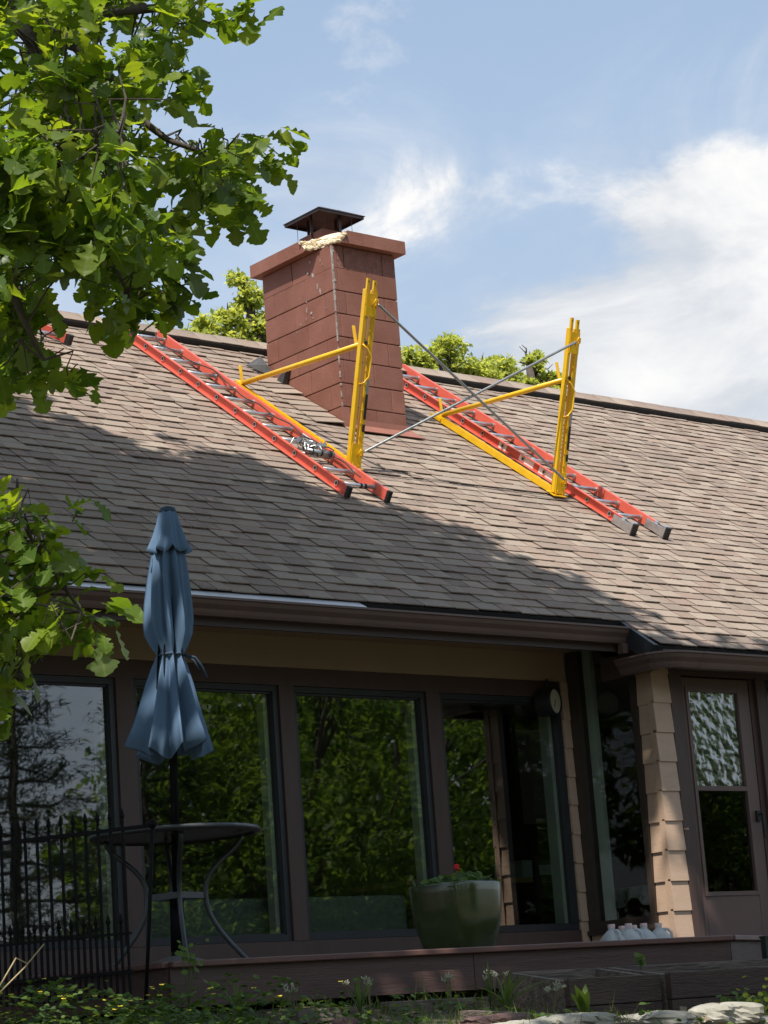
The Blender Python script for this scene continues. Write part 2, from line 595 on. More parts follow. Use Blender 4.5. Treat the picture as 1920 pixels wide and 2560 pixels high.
M['water'] = mat('pale_grey_water', (0.56, 0.60, 0.60), 0.25, trans=((0.7, 0.75, 0.75), 0.4))
M['timber'] = mat('weathered_dark_timber', (0.080, 0.050, 0.037), 0.8, var=(0.048, 0.031, 0.024), vscale=6, stretch=(1, 1, 9), bump=0.5, bscale=18)
M['timber_top'] = mat('weathered_grey_timber', (0.20, 0.16, 0.13), 0.9, var=(0.09, 0.07, 0.06), vscale=9, stretch=(0.6, 4, 4), bump=0.7, bscale=20)
M['limestone'] = mat('pale_limestone', (0.40, 0.38, 0.32), 0.92, var=(0.27, 0.255, 0.20), vscale=7, bump=0.9, bscale=14, stain=((0.24, 0.25, 0.16), 5, 0.56, 0.74))
M['red_stone'] = mat('red_brown_stone', (0.17, 0.095, 0.085), 0.9, var=(0.11, 0.07, 0.06), vscale=8, bump=0.6)
M['ground'] = mat('garden_soil_and_litter', (0.065, 0.052, 0.034), 0.95, var=(0.10, 0.10, 0.045), vscale=1.3, bump=0.8, bscale=22, coord='Generated')
M['bark'] = mat('oak_bark', (0.060, 0.046, 0.036), 0.95, var=(0.10, 0.082, 0.066), vscale=12, stretch=(1, 1, 0.4), bump=0.9, bscale=26)
M['twig'] = mat('green_twig', (0.13, 0.12, 0.05), 0.8)
leaf_cols = [(0.070, 0.122, 0.014), (0.098, 0.160, 0.016), (0.054, 0.100, 0.015), (0.138, 0.195, 0.018), (0.098, 0.140, 0.040)]
M['oak'] = [mat('oak_leaf_%s' % 'abcde'[i], c, 0.42, var=tuple(x * 1.3 for x in c), vscale=6, spec=0.45, coord='Object',
                trans=((c[0] * 3.4, c[1] * 3.0, c[2] * 1.2), 0.48)) for i, c in enumerate(leaf_cols)]
for m_ in M['oak']:                               # paler midrib, faint side veins
    N_, L_ = m_.node_tree.nodes, m_.node_tree.links
    bs_ = N_['Principled BSDF']
    src_ = bs_.inputs['Base Color'].links[0].from_socket
    at_ = N_.new('ShaderNodeAttribute')
    at_.attribute_name = 'edge'
    mr_ = N_.new('ShaderNodeMapRange')
    mr_.inputs['From Min'].default_value = 0.0
    mr_.inputs['From Max'].default_value = 0.16
    mr_.inputs['To Min'].default_value = 0.55
    mr_.inputs['To Max'].default_value = 0.0
    L_.new(at_.outputs['Fac'], mr_.inputs['Value'])
    mx_ = N_.new('ShaderNodeMixRGB')
    L_.new(mr_.outputs[0], mx_.inputs[0])
    L_.new(src_, mx_.inputs[1])
    mx_.inputs[2].default_value = (0.26, 0.30, 0.09, 1)
    L_.new(mx_.outputs[0], bs_.inputs['Base Color'])
far_cols = [(0.285, 0.335, 0.095), (0.220, 0.275, 0.080), (0.340, 0.385, 0.125)]
M['far_leaf'] = [mat('far_leaf_%s' % 'abc'[i], c, 0.55, spec=0.3, trans=((c[0] * 2.6, c[1] * 2.3, c[2] * 1.1), 0.5)) for i, c in enumerate(far_cols)]
M['yard_leaf'] = [mat('yard_leaf_%s' % 'abc'[i], c, 0.55, spec=0.3, trans=((c[0] * 2.2, c[1] * 2.0, c[2] * 1.1), 0.45)) for i, c in enumerate([(0.082, 0.150, 0.024), (0.046, 0.092, 0.018), (0.125, 0.200, 0.030)])]
M['needle'] = [mat('needle_%s' % 'ab'[i], c, 0.6, trans=((c[0] * 2, c[1] * 2, c[2] * 1.5), 0.2)) for i, c in enumerate([(0.030, 0.050, 0.026), (0.045, 0.070, 0.034)])]
M['grass'] = [mat('grass_blade_%s' % 'abc'[i], c, 0.6, spec=0.3, trans=((c[0] * 2.2, c[1] * 2.0, c[2]), 0.35)) for i, c in enumerate([(0.075, 0.13, 0.030), (0.11, 0.16, 0.040), (0.19, 0.16, 0.075)])]
M['cover'] = [mat('ground_cover_leaf_%s' % 'abc'[i], c, 0.55, spec=0.3, trans=((c[0] * 2.2, c[1] * 2.0, c[2]), 0.35)) for i, c in enumerate([(0.075, 0.135, 0.026), (0.11, 0.175, 0.036), (0.055, 0.10, 0.026)])]
M['lime_leaf'] = mat('yellow_green_leaf', (0.38, 0.42, 0.03), 0.5, trans=((0.6, 0.62, 0.05), 0.4))
M['straw'] = mat('dry_straw', (0.42, 0.33, 0.17), 0.8)
M['seed_head'] = mat('pale_seed_head', (0.36, 0.37, 0.26), 0.9)
M['flower_red'] = mat('red_flower', (0.75, 0.02, 0.025), 0.5)
M['flower_yellow'] = mat('yellow_flower', (0.75, 0.60, 0.03), 0.5)
M['clock_face'] = mat('cream_dial', (0.62, 0.58, 0.44), 0.5)
M['litter'] = mat('dead_leaf', (0.16, 0.115, 0.075), 0.9, var=(0.24, 0.19, 0.13), vscale=12)
M['rope'] = mat('black_rope', (0.03, 0.028, 0.025), 0.85)
M['interior_trim'] = mat('interior_dark_wood', (0.05, 0.035, 0.025), 0.5)

# ================================================================== GROUND
GY = [-400, -6, 2, 5, 7.6, 8.2, 9.0, 9.6, 10.2, 400]
GZ = [0.0, 0.0, 0.12, 0.75, 1.46, 1.575, 1.650, 1.755, 1.80, 1.80]


def gz(x, y):
    z = np.interp(y, GY, GZ)
    return z + 0.018 * math.sin(3.1 * x + 1.7 * y) + 0.012 * math.sin(7.3 * x - 4.1 * y)


xs = np.concatenate([np.linspace(-400, -4, 14), np.linspace(-3, 24, 110), np.linspace(26, 400, 14)])
ys = np.concatenate([np.linspace(-400, -6, 14), np.linspace(-5, 5.8, 30), np.linspace(6, 12, 60), np.linspace(13, 30, 12), np.linspace(40, 400, 10)])
gm = MB()
gv = [(x, y, gz(x, y) if -20 < x < 40 and -20 < y < 14 else float(np.interp(y, GY, GZ))) for y in ys for x in xs]
nx = len(xs)
gm.add(gv, [(j * nx + i, j * nx + i + 1, (j + 1) * nx + i + 1, (j + 1) * nx + i) for j in range(len(ys) - 1) for i in range(nx - 1)])
ground = build(gm, 'ground', M['ground'], smooth=True)
tag(ground, kind='structure')

# ================================================================== HOUSE
YM, YW, XC = 12.80, 11.93, 12.308
Z_DECK = 1.98
house = thing('house', (10.0, 12.8, 1.85), 'single-storey brown and tan house with a long shingled roof and a chimney', 'house')

EX = 0.135                                    # shingle exposure
S_EAVE, S_WING, S_RIDGE = -3.88, -4.262, 2.01
RX0, RX1 = 3.2, 23.0
XN = 12.10                                    # where the lower wing eave starts
# roof body: two slopes, soffit side closed
rb = MB()
rb.hexa([RP(RX0, S_EAVE, -0.15), RP(RX1, S_EAVE, -0.15), RP(RX1, S_RIDGE, -0.15), RP(RX0, S_RIDGE, -0.15),
         RP(RX0, S_EAVE, -0.004), RP(RX1, S_EAVE, -0.004), RP(RX1, S_RIDGE, -0.004), RP(RX0, S_RIDGE, -0.004)])
rb.hexa([RP(XN, S_WING, -0.10), RP(RX1, S_WING, -0.10), RP(RX1, S_EAVE - 0.002, -0.10), RP(XN + .02, S_EAVE - 0.002, -0.10),
         RP(XN, S_WING, -0.005), RP(RX1, S_WING, -0.005), RP(RX1, S_EAVE - 0.002, -0.005), RP(XN + .02, S_EAVE - 0.002, -0.005)])
rid = RP(0, S_RIDGE, -0.004)
rb.hexa([(RX0, rid[1] + .01, rid[2] - .16), (RX1, rid[1] + .01, rid[2] - .16), (RX1, rid[1] + 5.2, rid[2] - 3.9), (RX0, rid[1] + 5.2, rid[2] - 3.9),
         (RX0, rid[1] + .01, rid[2] - .02), (RX1, rid[1] + .01, rid[2] - .02), (RX1, rid[1] + 5.2, rid[2] - 3.74), (RX0, rid[1] + 5.2, rid[2] - 3.74)])
roof = build(rb, 'roof', M['underlay'], house)

# shingles ------------------------------------------------------------
CH_X0, CH_X1, CH_Y0, CH_Y1 = 12.15, 12.85, 15.09, 16.10   # chimney footprint
WIDTHS = (0.12, 0.17, 0.22, 0.27)
rows = []
s = S_EAVE
k = 0
while s < S_RIDGE - 0.02:
    rows.append((s, RX0))
    s += EX
for i in range(1, 4):
    sl = S_EAVE - i * EX
    if sl > S_WING - 0.06:
        rows.append((max(sl, S_WING), XN - 0.02 + 0.012 * i))
pieces = []                                    # X, s, width index, colour, tilt, raise
r0 = random.Random(11)
for ri, (s, xa) in enumerate(rows):
    x = xa - (r0.random() * 0.25 if xa == RX0 else 0)
    last = -1
    while x < RX1 - 0.02:
        wi = r0.choice((0, 1, 1, 2, 2, 3))
        w = WIDTHS[wi]
        ci = r0.choice([c for c in range(8) if c != last])
        last = ci
        sc = s + EX * 0.5
        yc = RB[1] + sc * RU[1]
        inside = CH_X0 - 0.01 < x + w * 0.5 < CH_X1 + 0.01 and CH_Y0 + 0.06 < yc < CH_Y1 - 0.06
        if not inside:
            pieces.append((x, s, wi, ci, r0.uniform(-0.0015, 0.0015), r0.choice((0.0, 0.0, 0.005, 0.006))))
        x += w


def shingle_template(w):
    """one tab, origin at its lower left corner, axes: along eave, up slope, off roof"""
    g, t = 0.0045, 0.0075
    L = EX + 0.045
    hb, ht = 0.0155, 0.003                      # lower edge rides on the course below
    wv = 0.003
    return np.array([(g, 0, hb - t), (w * .5, -wv, hb - t), (w - g, 0.001, hb - t), (w - g, L, ht - t), (g, L, ht - t),
                     (g, 0, hb), (w * .5, -wv, hb + .001), (w - g, 0.001, hb), (w - g, L, ht), (g, L, ht)])


SH_F = [(0, 1, 6, 5), (1, 2, 7, 6), (2, 3, 8, 7), (3, 4, 9, 8), (4, 0, 5, 9), (5, 6, 7, 8, 9), (4, 3, 2, 1, 0)]
SH_MESH = {}
for wi, w in enumerate(WIDTHS):
    for ci in range(8):
        me = bpy.data.meshes.new('shingle')
        me.from_pydata(shingle_template(w).tolist(), [], SH_F)
        me.materials.append(M['shingle'][ci])
        SH_MESH[wi, ci] = me
# the 300 that show largest in view become parts of their own
score = []
for i, (x, s, wi, ci, t, h) in enumerate(pieces):
    w = WIDTHS[wi]
    q = proj(np.array([RP(x, s, .02), RP(x + w, s, .02), RP(x + w, s + EX, .02), RP(x, s + EX, .02)]))
    a = 0.5 * abs(np.dot(q[:, 0], np.roll(q[:, 1], 1)) - np.dot(q[:, 1], np.roll(q[:, 0], 1)))
    c = q.mean(0)
    vis = 20 < c[0] < 1900 and c[1] < 1640 and not (310 < c[0] < 490 and c[1] > 1270) and not (c[0] < 230 and (c[1] > 1240 or c[1] < 1000))
    score.append(a if vis else 0.0)
order = sorted(range(len(pieces)), key=lambda i: -score[i])
single = set(order[:300])
RMAT = Matrix(((1, 0, 0, 0), (0, RU[1], RN[1], 0), (0, RU[2], RN[2], 0), (0, 0, 0, 1)))
st = MB()
for i, (x, s, wi, ci, t, h) in enumerate(pieces):
    if i in single:
        o = bpy.data.objects.new('shingle', SH_MESH[wi, ci])
        link(o, roof)
        p = RP(x, s, h + t) - BASE[house]
        o.matrix_local = Matrix.Translation(Vector(p)) @ RMAT
    else:
        st.mi = ci
        tv = shingle_template(WIDTHS[wi])
        st.add([RP(x + a, s + b, c + h + t) for a, b, c in tv], SH_F)
so = build(st, 'shingles', M['shingle'], roof)
so['kind'] = 'stuff'

# ridge: black vent strip under cap shingles
rv = MB()
for a, b in ((0.0, 1.0),):
    rv.rbox(RX0, RX1, S_RIDGE - 0.16, S_RIDGE + 0.005, 0.018, 0.060)
build(rv, 'ridge_vent', M['ridge_vent'], roof)
r1 = random.Random(5)
cap_meshes = []
for ci in range(8):
    mb = MB()
    L = 0.25
    pts = []
    for hh in (0.062, 0.071):
        pts += [RP(0, S_RIDGE - 0.15, hh), RP(L, S_RIDGE - 0.15, hh), RP(L, S_RIDGE + 0.02, hh + .012), RP(0, S_RIDGE + 0.02, hh + .012)]
    mb.hexa(pts)
    tip = RP(0, S_RIDGE + 0.02, 0.0832)
    mb.hexa([tip + (0, 0, -.009), tip + (L, 0, -.009), tip + (L, .14, -.095), tip + (0, .14, -.095), tip, tip + (L, 0, 0), tip + (L, .14, -.086), tip + (0, .14, -.086)])
    me = bpy.data.meshes.new('ridge_cap')
    me.from_pydata((np.array(mb.v) - BASE[house]).tolist(), [], mb.f)
    me.materials.append(M['shingle'][ci])
    cap_meshes.append(me)
x = RX0
while x < RX1 - .2:
    o = bpy.data.objects.new('ridge_cap', cap_meshes[r1.randrange(8)])
    link(o, roof)
    o.location = (x, 0, r1.uniform(0, .005))
    x += 0.238

# eaves: fascia, soffit, gutters ---------------------------------------
eave = RP(0, S_EAVE, 0)
wing = RP(0, S_WING, 0)
fb = MB()
fb.box(RX0, XN - 0.03, eave[1] + 0.03, eave[1] + 0.055, 4.215, eave[2] - 0.02)
build(fb, 'fascia', M['fascia'], house)
sf = MB()
sf.box(RX0, XC - .03, 12.14, YM + 0.05, 4.354, 4.372)
build(sf, 'soffit', M['soffit'], house)
fz = MB()
fz.box(RX0, 12.272, YM - 0.004, YM + 0.1, 4.137, 4.353)
build(fz, 'frieze', M['soffit'], house)


def gutter_profile(y, z):
    """K-style outline seen from the side; y = back face, z = lip height"""
    o = [(0, 0.0), (0, -0.11), (-0.065, -0.11), (-0.075, -0.092), (-0.083, -0.070), (-0.108, -0.042), (-0.118, -0.018), (-0.128, -0.012), (-0.128, 0.002),
         (-0.119, 0.004), (-0.108, -0.012), (-0.100, -0.040), (-0.076, -0.066), (-0.066, -0.090), (-0.060, -0.104), (-0.006, -0.104), (-0.006, 0.0)]
    return [(y + a, z + b) for a, b in o]


gy = eave[1] + 0.029
gut = MB()
gut.extrude([(RX0, a, b) for a, b in gutter_profile(gy, 4.375)], (XN - 0.012 - RX0, 0, 0))
gut.box(XN - 0.011, XN - 0.006, gy - .124, gy, 4.268, 4.372)
g_main = build(gut, 'gutter', M['gutter'], house)
# ribbed metal guard lying in the gutter
gd = MB()
x = RX0
gx1 = onY((915, 1515), 11.88)[0]
while x < gx1:
    gd.hexa([(x, gy - .112, 4.380), (x + .010, gy - .112, 4.380), (x + .010, gy - .028, 4.424), (x, gy - .028, 4.424),
             (x, gy - .112, 4.384), (x + .010, gy - .112, 4.384), (x + .010, gy - .028, 4.428), (x, gy - .028, 4.428)])
    x += 0.016
gd.hexa([(RX0, gy - .112, 4.374), (gx1, gy - .112, 4.374), (gx1, gy - .028, 4.418), (RX0, gy - .028, 4.418),
         (RX0, gy - .112, 4.378), (gx1, gy - .112, 4.378), (gx1, gy - .028, 4.422), (RX0, gy - .028, 4.422)])
build(gd, 'gutter_guard', M['guard'], g_main)
dr = MB()
dr.box(XN - .10, XN - .05, gy - .085, gy - .035, 4.19, 4.262)
build(dr, 'gutter_outlet', M['gutter'], g_main)
# wing gutter with a return round the corner
wy = wing[1] + 0.012
zl = 4.158
wg = MB()
pr = gutter_profile(wy, zl)
x_c = XC - 0.16
seq = []                                       # sweep: along Y, then along X, with a rounded corner
path = [(x_c - 0.0, 12.03, 'y')]
rings = []
for t in np.linspace(0, 1, 4):
    rings.append([(x_c + (a - wy), 12.02 + (wy + 0.11 - 12.02) * t, b) for a, b in pr])
for t in np.linspace(0.15, 0.85, 5):
    an = t * math.pi / 2
    cx, cy = x_c + 0.11, wy + 0.11
    rings.append([(cx - (0.11 - (a - wy)) * math.cos(an), cy - (0.11 - (a - wy)) * math.sin(an), b) for a, b in pr])
for xx in (x_c + 0.11, x_c + 0.3, RX1):
    rings.append([(xx, a, b) for a, b in pr])
n = len(pr)
V = [p for r in rings for p in r]
wg.add(V, [(i * n + j, i * n + (j + 1) % n, (i + 1) * n + (j + 1) % n, (i + 1) * n + j) for i in range(len(rings) - 1) for j in range(n)] +
       [tuple(range(n - 1, -1, -1)), tuple((len(rings) - 1) * n + j for j in range(n))])
g_wing = build(wg, 'gutter', M['gutter'], house)
sl = MB()
xs_ = x_c + 0.30
sl.extrude([(xs_, a, b) for a, b in [(p - 0.002 if p < wy - .06 else p, q - (0.002 if q < zl - .1 else 0)) for p, q in pr[:9]] + [pr[8], (wy - .1, zl - .02)]], (0.075, 0, 0))
build(sl, 'gutter_joint', M['gutter'], g_wing)
wf = MB()
wf.box(x_c + .012, RX1, wy + 0.003, wy + 0.022, 3.99 + .06, wing[2] - .02)
wf.box(x_c + .012, x_c + .030, wy + 0.023, 12.3, 4.05, wing[2] + .01)
build(wf, 'fascia', M['fascia'], house)
ws = MB()
ws.box(x_c + .031, RX1, wy + .023, YW - .003, 4.098, 4.12)
build(ws, 'soffit', M['fascia'], house)
# dark rake board where the wing eave steps down
rk = MB()
rk.rbox(XN - .05, XN - .006, S_WING - .01, S_EAVE + .05, -0.13, 0.004)
build(rk, 'rake_board', M['trim_dark'], house)

# window wall ----------------------------------------------------------
ZB, ZT = 2.292, 4.012                          # frame openings
WIN = [(5.66, 6.86), (6.985, 8.264), (8.400, 9.574), (9.698, 10.884), (11.010, 12.209)]
POST = [(3.2, 5.66), (6.86, 6.985), (8.264, 8.400), (9.574, 9.698), (10.884, 11.010)]
hd = MB()
hd.box(3.2, 12.209, YM, YM + 0.10, ZT + .001, 4.136)
build(hd, 'window_header', M['trim'], house)
sb = MB()
sb.box(3.2, 12.209, YM, YM + 0.10, Z_DECK - .15, ZB - .001)
build(sb, 'window_sill_board', M['trim'], house)
for a, b in POST:
    p = MB()
    p.box(a + .0005, b - .0005, YM - 0.006, YM + 0.10, ZB - .0005, ZT + .0005)
    build(p, 'window_post', M['trim'], house)
for wi, (a, b) in enumerate(WIN):
    f = MB()
    fw = 0.042
    y0, y1 = YM + 0.012, YM + 0.085
    e = .002
    f.box(a + e, b - e, y0, y1, ZB + e, ZB + fw)
    f.box(a + e, b - e, y0, y1, ZT - fw, ZT - e)
    f.box(a + e, a + fw * .75, y0, y1, ZB + fw + .001, ZT - fw - .001)
    f.box(b - fw, b - e, y0, y1, ZB + fw + .001, ZT - fw - .001)
    # inner bead
    f.box(a + fw * .75, b - fw, y0 + .02, y1, ZB + fw + .0005, ZB + fw + .012)
    f.box(a + fw * .75, b - fw, y0 + .02, y1, ZT - fw - .014, ZT - fw - .0005)
    w = build(f, 'window', M['trim_dark'], house)
    g = MB()
    g.box(a + fw * .75, b - fw, YM + 0.050, YM + 0.054, ZB + fw + .012, ZT - fw - .014)
    build(g, 'pane', M['glass'], w)
    j = MB()
    jw = 0.10 if wi == 4 else 0.075
    j.box(b - fw - .03, b - fw + .02, YM + 0.09, YM + 0.09 + jw, ZB + .01, ZT - .01)
    j.box(a + .03, b - fw - .032, YM + 0.09, YM + 0.15, ZT - .05, ZT - .012)
    build(j, 'jamb', M['jamb'], w)

# tan siding strip between the last window and the corner, and the porch corner column
SZ = [1.93, 2.142, 2.354, 2.566, 2.778, 2.992, 3.204, 3.418, 3.632, 3.846, 4.062, 4.20]


def siding(name, run, top=4.2, label=None):
    """courses of lapped boards along corner runs [(p0,p1,normal)...]"""
    core = MB()
    for (p0, p1, nv) in run:
        p0, p1, nv = map(np.array, (p0, p1, nv))
        q = [np.append(p0 - nv * .02, 1.93), np.append(p1 - nv * .02, 1.93), np.append(p1 - nv * .05, 1.93), np.append(p0 - nv * .05, 1.93)]
        core.hexa(q + [c + (0, 0, top - 1.93) for c in q])
    w = build(core, name, M['siding'], house)
    for (p0, p1, nv) in run:
        p0, p1, nv = map(np.array, (p0, p1, nv))
        for z0, z1 in zip(SZ[:-1], SZ[1:]):
            if z0 >= top - .02:
                continue
            z1 = min(z1 + .012, top)
            lo, hi = 0.0135 + random.uniform(0, .002), 0.002
            b = MB()
            a0, a1 = np.append(p0, 0), np.append(p1, 0)
            n3 = np.append(nv, 0)
            zz = random.uniform(-.003, .003)
            b.hexa([a0 + n3 * lo + (0, 0, z0 + zz), a1 + n3 * lo + (0, 0, z0 + zz), a1 - n3 * .019 + (0, 0, z0 + zz), a0 - n3 * .019 + (0, 0, z0 + zz),
                    a0 + n3 * hi + (0, 0, z1), a1 + n3 * hi + (0, 0, z1), a1 - n3 * .019 + (0, 0, z1), a0 - n3 * .019 + (0, 0, z1)])
            build(b, 'siding_board', M['siding'], w)
    return w


siding('siding', [((12.211, YM), (XC - 0.026, YM), (0, -1))], 4.136)
siding('siding', [((XC, YW + .004), (XC, 12.090), (-1, 0)), ((XC - .018, YW), (12.470, YW), (0, -1))], 4.14)

# side window (facing left) whose top follows the roof ------------------
SX = XC
frm = MB()


def xpoly(pts, t0, t1):
    return [(SX + t0, y, z) for y, z in pts], (t1 - t0, 0, 0)


yA, yB = 12.790, 12.094                        # back and front ends of the opening
frm.extrude(*xpoly([(yA, 2.28), (yA, 4.352), (yA - .09, 4.352), (yA - .09, 2.345), (yA - .09, 2.28)], -.028, .06))
frm.extrude(*xpoly([(yB, 2.28), (yB + .055, 2.28), (yB + .055, 4.075), (yB, 4.045)], -.024, .06))
frm.extrude(*xpoly([(yA - .091, 2.28), (yB + .056, 2.28), (yB + .056, 2.34), (yA - .091, 2.34)], -.034, .06))
frm.extrude(*xpoly([(yA + .0, 2.245), (yB - .02, 2.245), (yB - .02, 2.279), (yA + .0, 2.279)], -.050, .06))
frm.extrude(*xpoly([(yB + .056, 4.08), (yB + .056, 4.213), (12.50, 4.213), (12.495, 4.345)], -.026, .06))
frm.extrude(*xpoly([(yB + .002, 4.05), (yB + .002, 4.214), (yB + .050, 4.214), (yB + .050, 4.079)], -.030, .055))
sw = build(frm, 'window', M['interior_trim'], house)
g = MB()
g.extrude(*xpoly([(yA - .091, 2.341), (yB + .056, 2.341), (yB + .056, 4.082), (12.49, 4.34), (12.49, 4.40), (yA - .091, 4.40)], 0.012, .016))
build(g, 'pane', M['glass_side'], sw)
j = MB()
j.box(SX + .062, SX + .10, yA - .17, yA - .085, 2.30, 4.39)
build(j, 'jamb', M['jamb'], sw)
bw = MB()
bw.extrude(*xpoly([(yA, 1.93), (yB, 1.93), (yB, 2.244), (yA, 2.244)], -.006, .05))
build(bw, 'siding_panel', M['siding'], house)

# door and the window beside it in the wing wall ------------------------
wt = MB()
wt.box(12.472, 12.545, YW - .012, YW + .08, 1.93, 4.097)
wt.box(12.546, 12.600, YW + .004, YW + .08, 1.93, 4.06)
wt.box(12.601, 12.632, YW + .020, YW + .08, 1.93, 4.055)
wt.box(12.546, 19.1, YW + .002, YW + .08, 4.061, 4.097)
wt.box(13.352, 13.40, YW + .020, YW + .08, 1.93, 4.06)
wt.box(13.401, 13.47, YW - .010, YW + .08, 1.93, 4.06)
wt.box(13.471, 13.515, YW + .006, YW + .08, 1.93, 4.06)
build(wt, 'door_frame', M['trim'], house)
d = MB()
dx0, dx1, dz0, dz1 = 12.634, 13.350, Z_DECK + .02, 4.052
gx0, gx1_, gz0, gz1_ = 12.690, 13.215, 2.482, 3.948
dy = YW + .026
d.box(dx0, gx0 - .022, dy, dy + .045, dz0, dz1)
d.box(gx1_ + .022, dx1, dy, dy + .045, dz0, dz1)
d.box(gx0 - .0215, gx1_ + .0215, dy, dy + .045, dz0, gz0 - .022)
d.box(gx0 - .0215, gx1_ + .0215, dy, dy + .045, gz1_ + .022, dz1)
door = build(d, 'door', M['door_paint'], house, bevel=.004)
b = MB()
for (a0, a1, c0, c1) in ((gx0 - .03, gx0, gz0 - .03, gz1_ + .03), (gx1_, gx1_ + .03, gz0 - .03, gz1_ + .03)):
    b.box(a0, a1, dy - .010, dy + .04, c0, c1)
for (c0, c1) in ((gz0 - .03, gz0), (gz1_, gz1_ + .03), (3.215, 3.250)):
    b.box(gx0 + .0005, gx1_ - .0005, dy - .009, dy + .04, c0, c1)
build(b, 'glazing_bead', M['door_paint'], door)
p = MB()
p.box(gx0, gx1_, dy + .012, dy + .016, 3.251, gz1_)
build(p, 'pane', M['glass_ripple'], door)
p = MB()
p.box(gx0, gx1_, dy + .016, dy + .020, gz0, 3.214)
build(p, 'pane', M['glass_clear'], door)
h = MB()
h.box(13.285, 13.325, dy - .02, dy - .001, 2.99, 3.07)
h.tube([(13.305, dy - .02, 3.04), (13.305, dy - .055, 3.04), (13.300, dy - .06, 2.97), (13.30, dy - .058, 2.86)], .009, 6)
build(h, 'door_handle', M['black'], door)
w2 = MB()
w2.box(13.517, 13.552, YW + .02, YW + .07, 1.93, 4.058)
w2.box(13.553, 14.6, YW + .02, YW + .07, 1.93, 2.40)
w2.box(14.601, 19.1, YW + .02, YW + .07, 1.93, 4.058)
w2.box(13.553, 14.6, YW + .02, YW + .07, 4.02, 4.058)
w2o = build(w2, 'window', M['trim_dark'], house)
p = MB()
p.box(13.553, 14.6, YW + .044, YW + .048, 2.401, 4.019)
build(p, 'pane', M['glass'], w2o)
nb = MB()
nb.tube([(12.480, YW - .013, 2.93), (12.480, YW - .045, 2.93)], .008, 6)
build(nb, 'bracket_peg', M['siding'], house)

# rooms behind the glass ------------------------------------------------
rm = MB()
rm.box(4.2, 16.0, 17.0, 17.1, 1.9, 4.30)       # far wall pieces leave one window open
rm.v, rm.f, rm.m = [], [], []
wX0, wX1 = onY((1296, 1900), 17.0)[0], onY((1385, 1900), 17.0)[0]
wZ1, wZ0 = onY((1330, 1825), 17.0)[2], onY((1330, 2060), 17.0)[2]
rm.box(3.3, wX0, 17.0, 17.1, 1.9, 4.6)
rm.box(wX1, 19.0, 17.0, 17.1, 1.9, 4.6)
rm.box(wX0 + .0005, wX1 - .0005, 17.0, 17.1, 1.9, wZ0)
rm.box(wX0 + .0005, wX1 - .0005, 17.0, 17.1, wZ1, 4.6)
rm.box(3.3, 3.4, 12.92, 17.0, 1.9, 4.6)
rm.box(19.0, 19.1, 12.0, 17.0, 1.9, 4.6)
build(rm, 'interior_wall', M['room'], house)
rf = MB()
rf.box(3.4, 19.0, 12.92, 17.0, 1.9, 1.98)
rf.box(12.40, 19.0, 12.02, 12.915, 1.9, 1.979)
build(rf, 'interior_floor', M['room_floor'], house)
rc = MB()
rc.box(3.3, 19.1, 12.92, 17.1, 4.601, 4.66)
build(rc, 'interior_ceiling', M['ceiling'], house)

# chimney ---------------------------------------------------------------
CO = 0.207
Z_M1 = 8.104                                   # first joint below the crown
core = MB()
core.box(CH_X0 + .012, CH_X1 - .012, CH_Y0 + .012, CH_Y1 - .012, 6.3, 8.325)
chim = build(core, 'chimney', M['mortar'], house)
BLK = {}


def block(x0, x1, y0, y1, z0, z1, rough=False):
    b = MB()
    b.box(x0, x1, y0, y1, z0, z1)
    return build(b, 'block', M['block_rough' if rough else 'block'], chim, bevel=0.005)


g = 0.0024
zt = Z_M1 + CO + .006
for r in range(11):
    z1 = zt - r * CO
    z0 = z1 - CO + 2 * g
    if r == 0:
        z0 = Z_M1 + g
    z1 -= g
    jf = [.18, .79] if r % 2 == 0 else [.54]
    jl = [.14, .57] if r % 2 == 0 else [.40, .84]     # fraction from the front corner
    xb = [CH_X0] + [CH_X0 + t * (CH_X1 - CH_X0) for t in jf] + [CH_X1]
    for i in range(len(xb) - 1):
        pr_ = random.uniform(0, .003)
        a0 = xb[i] + (g if i else .052)
        block(a0, xb[i + 1] - (g if i < len(xb) - 2 else 0), CH_Y0 - pr_, CH_Y0 + .05, z0, z1, rough=(r == 0))
    yb = [CH_Y0 - .002] + [CH_Y0 + t * (CH_Y1 - CH_Y0) for t in jl] + [CH_Y1]
    for i in range(len(yb) - 1):
        yc = yb[i + 1]
        roofz = RB[2] + (yc - RB[1]) * math.tan(PHI)
        if z1 < RB[2] + (yb[i] - RB[1]) * math.tan(PHI) - .02:
            continue
        pr_ = random.uniform(0, .003)
        block(CH_X0 - pr_, CH_X0 + .05, yb[i] + (g if i else 0), yb[i + 1] - g, z0, z1)
    block(CH_X1 - .005, CH_X1 + .001, CH_Y0 + .052, CH_Y1, z0, z1)

# pale mortar running down the front corner
ms_ = MB()
z = 8.30
for i in range(34):
    z2 = z - random.uniform(.02, .06)
    wz = (0.024 if z > 7.85 else 0.010) * random.uniform(.5, 1.25)
    wx = (0.020 if z > 7.85 else 0.006) * random.uniform(.4, 1.2)
    ms_.hexa([(CH_X0 - .0055, CH_Y0 - .0075, z2), (CH_X0 + wx, CH_Y0 - .0075, z2), (CH_X0 + wx, CH_Y0 + .001, z2), (CH_X0 - .0055, CH_Y0 + wz * .3, z2),
              (CH_X0 - .0055, CH_Y0 - .0075, z), (CH_X0 + wx * .8, CH_Y0 - .0075, z), (CH_X0 + wx * .8, CH_Y0 + .001, z), (CH_X0 - .0055, CH_Y0 + wz * .3, z)])
    z = z2 - (.0 if z > 7.8 else random.choice((0, .01, .05)))
    if z < 6.75:
        break
build(ms_, 'mortar_streak', M['mortar_pale'], chim)['kind'] = 'stuff'

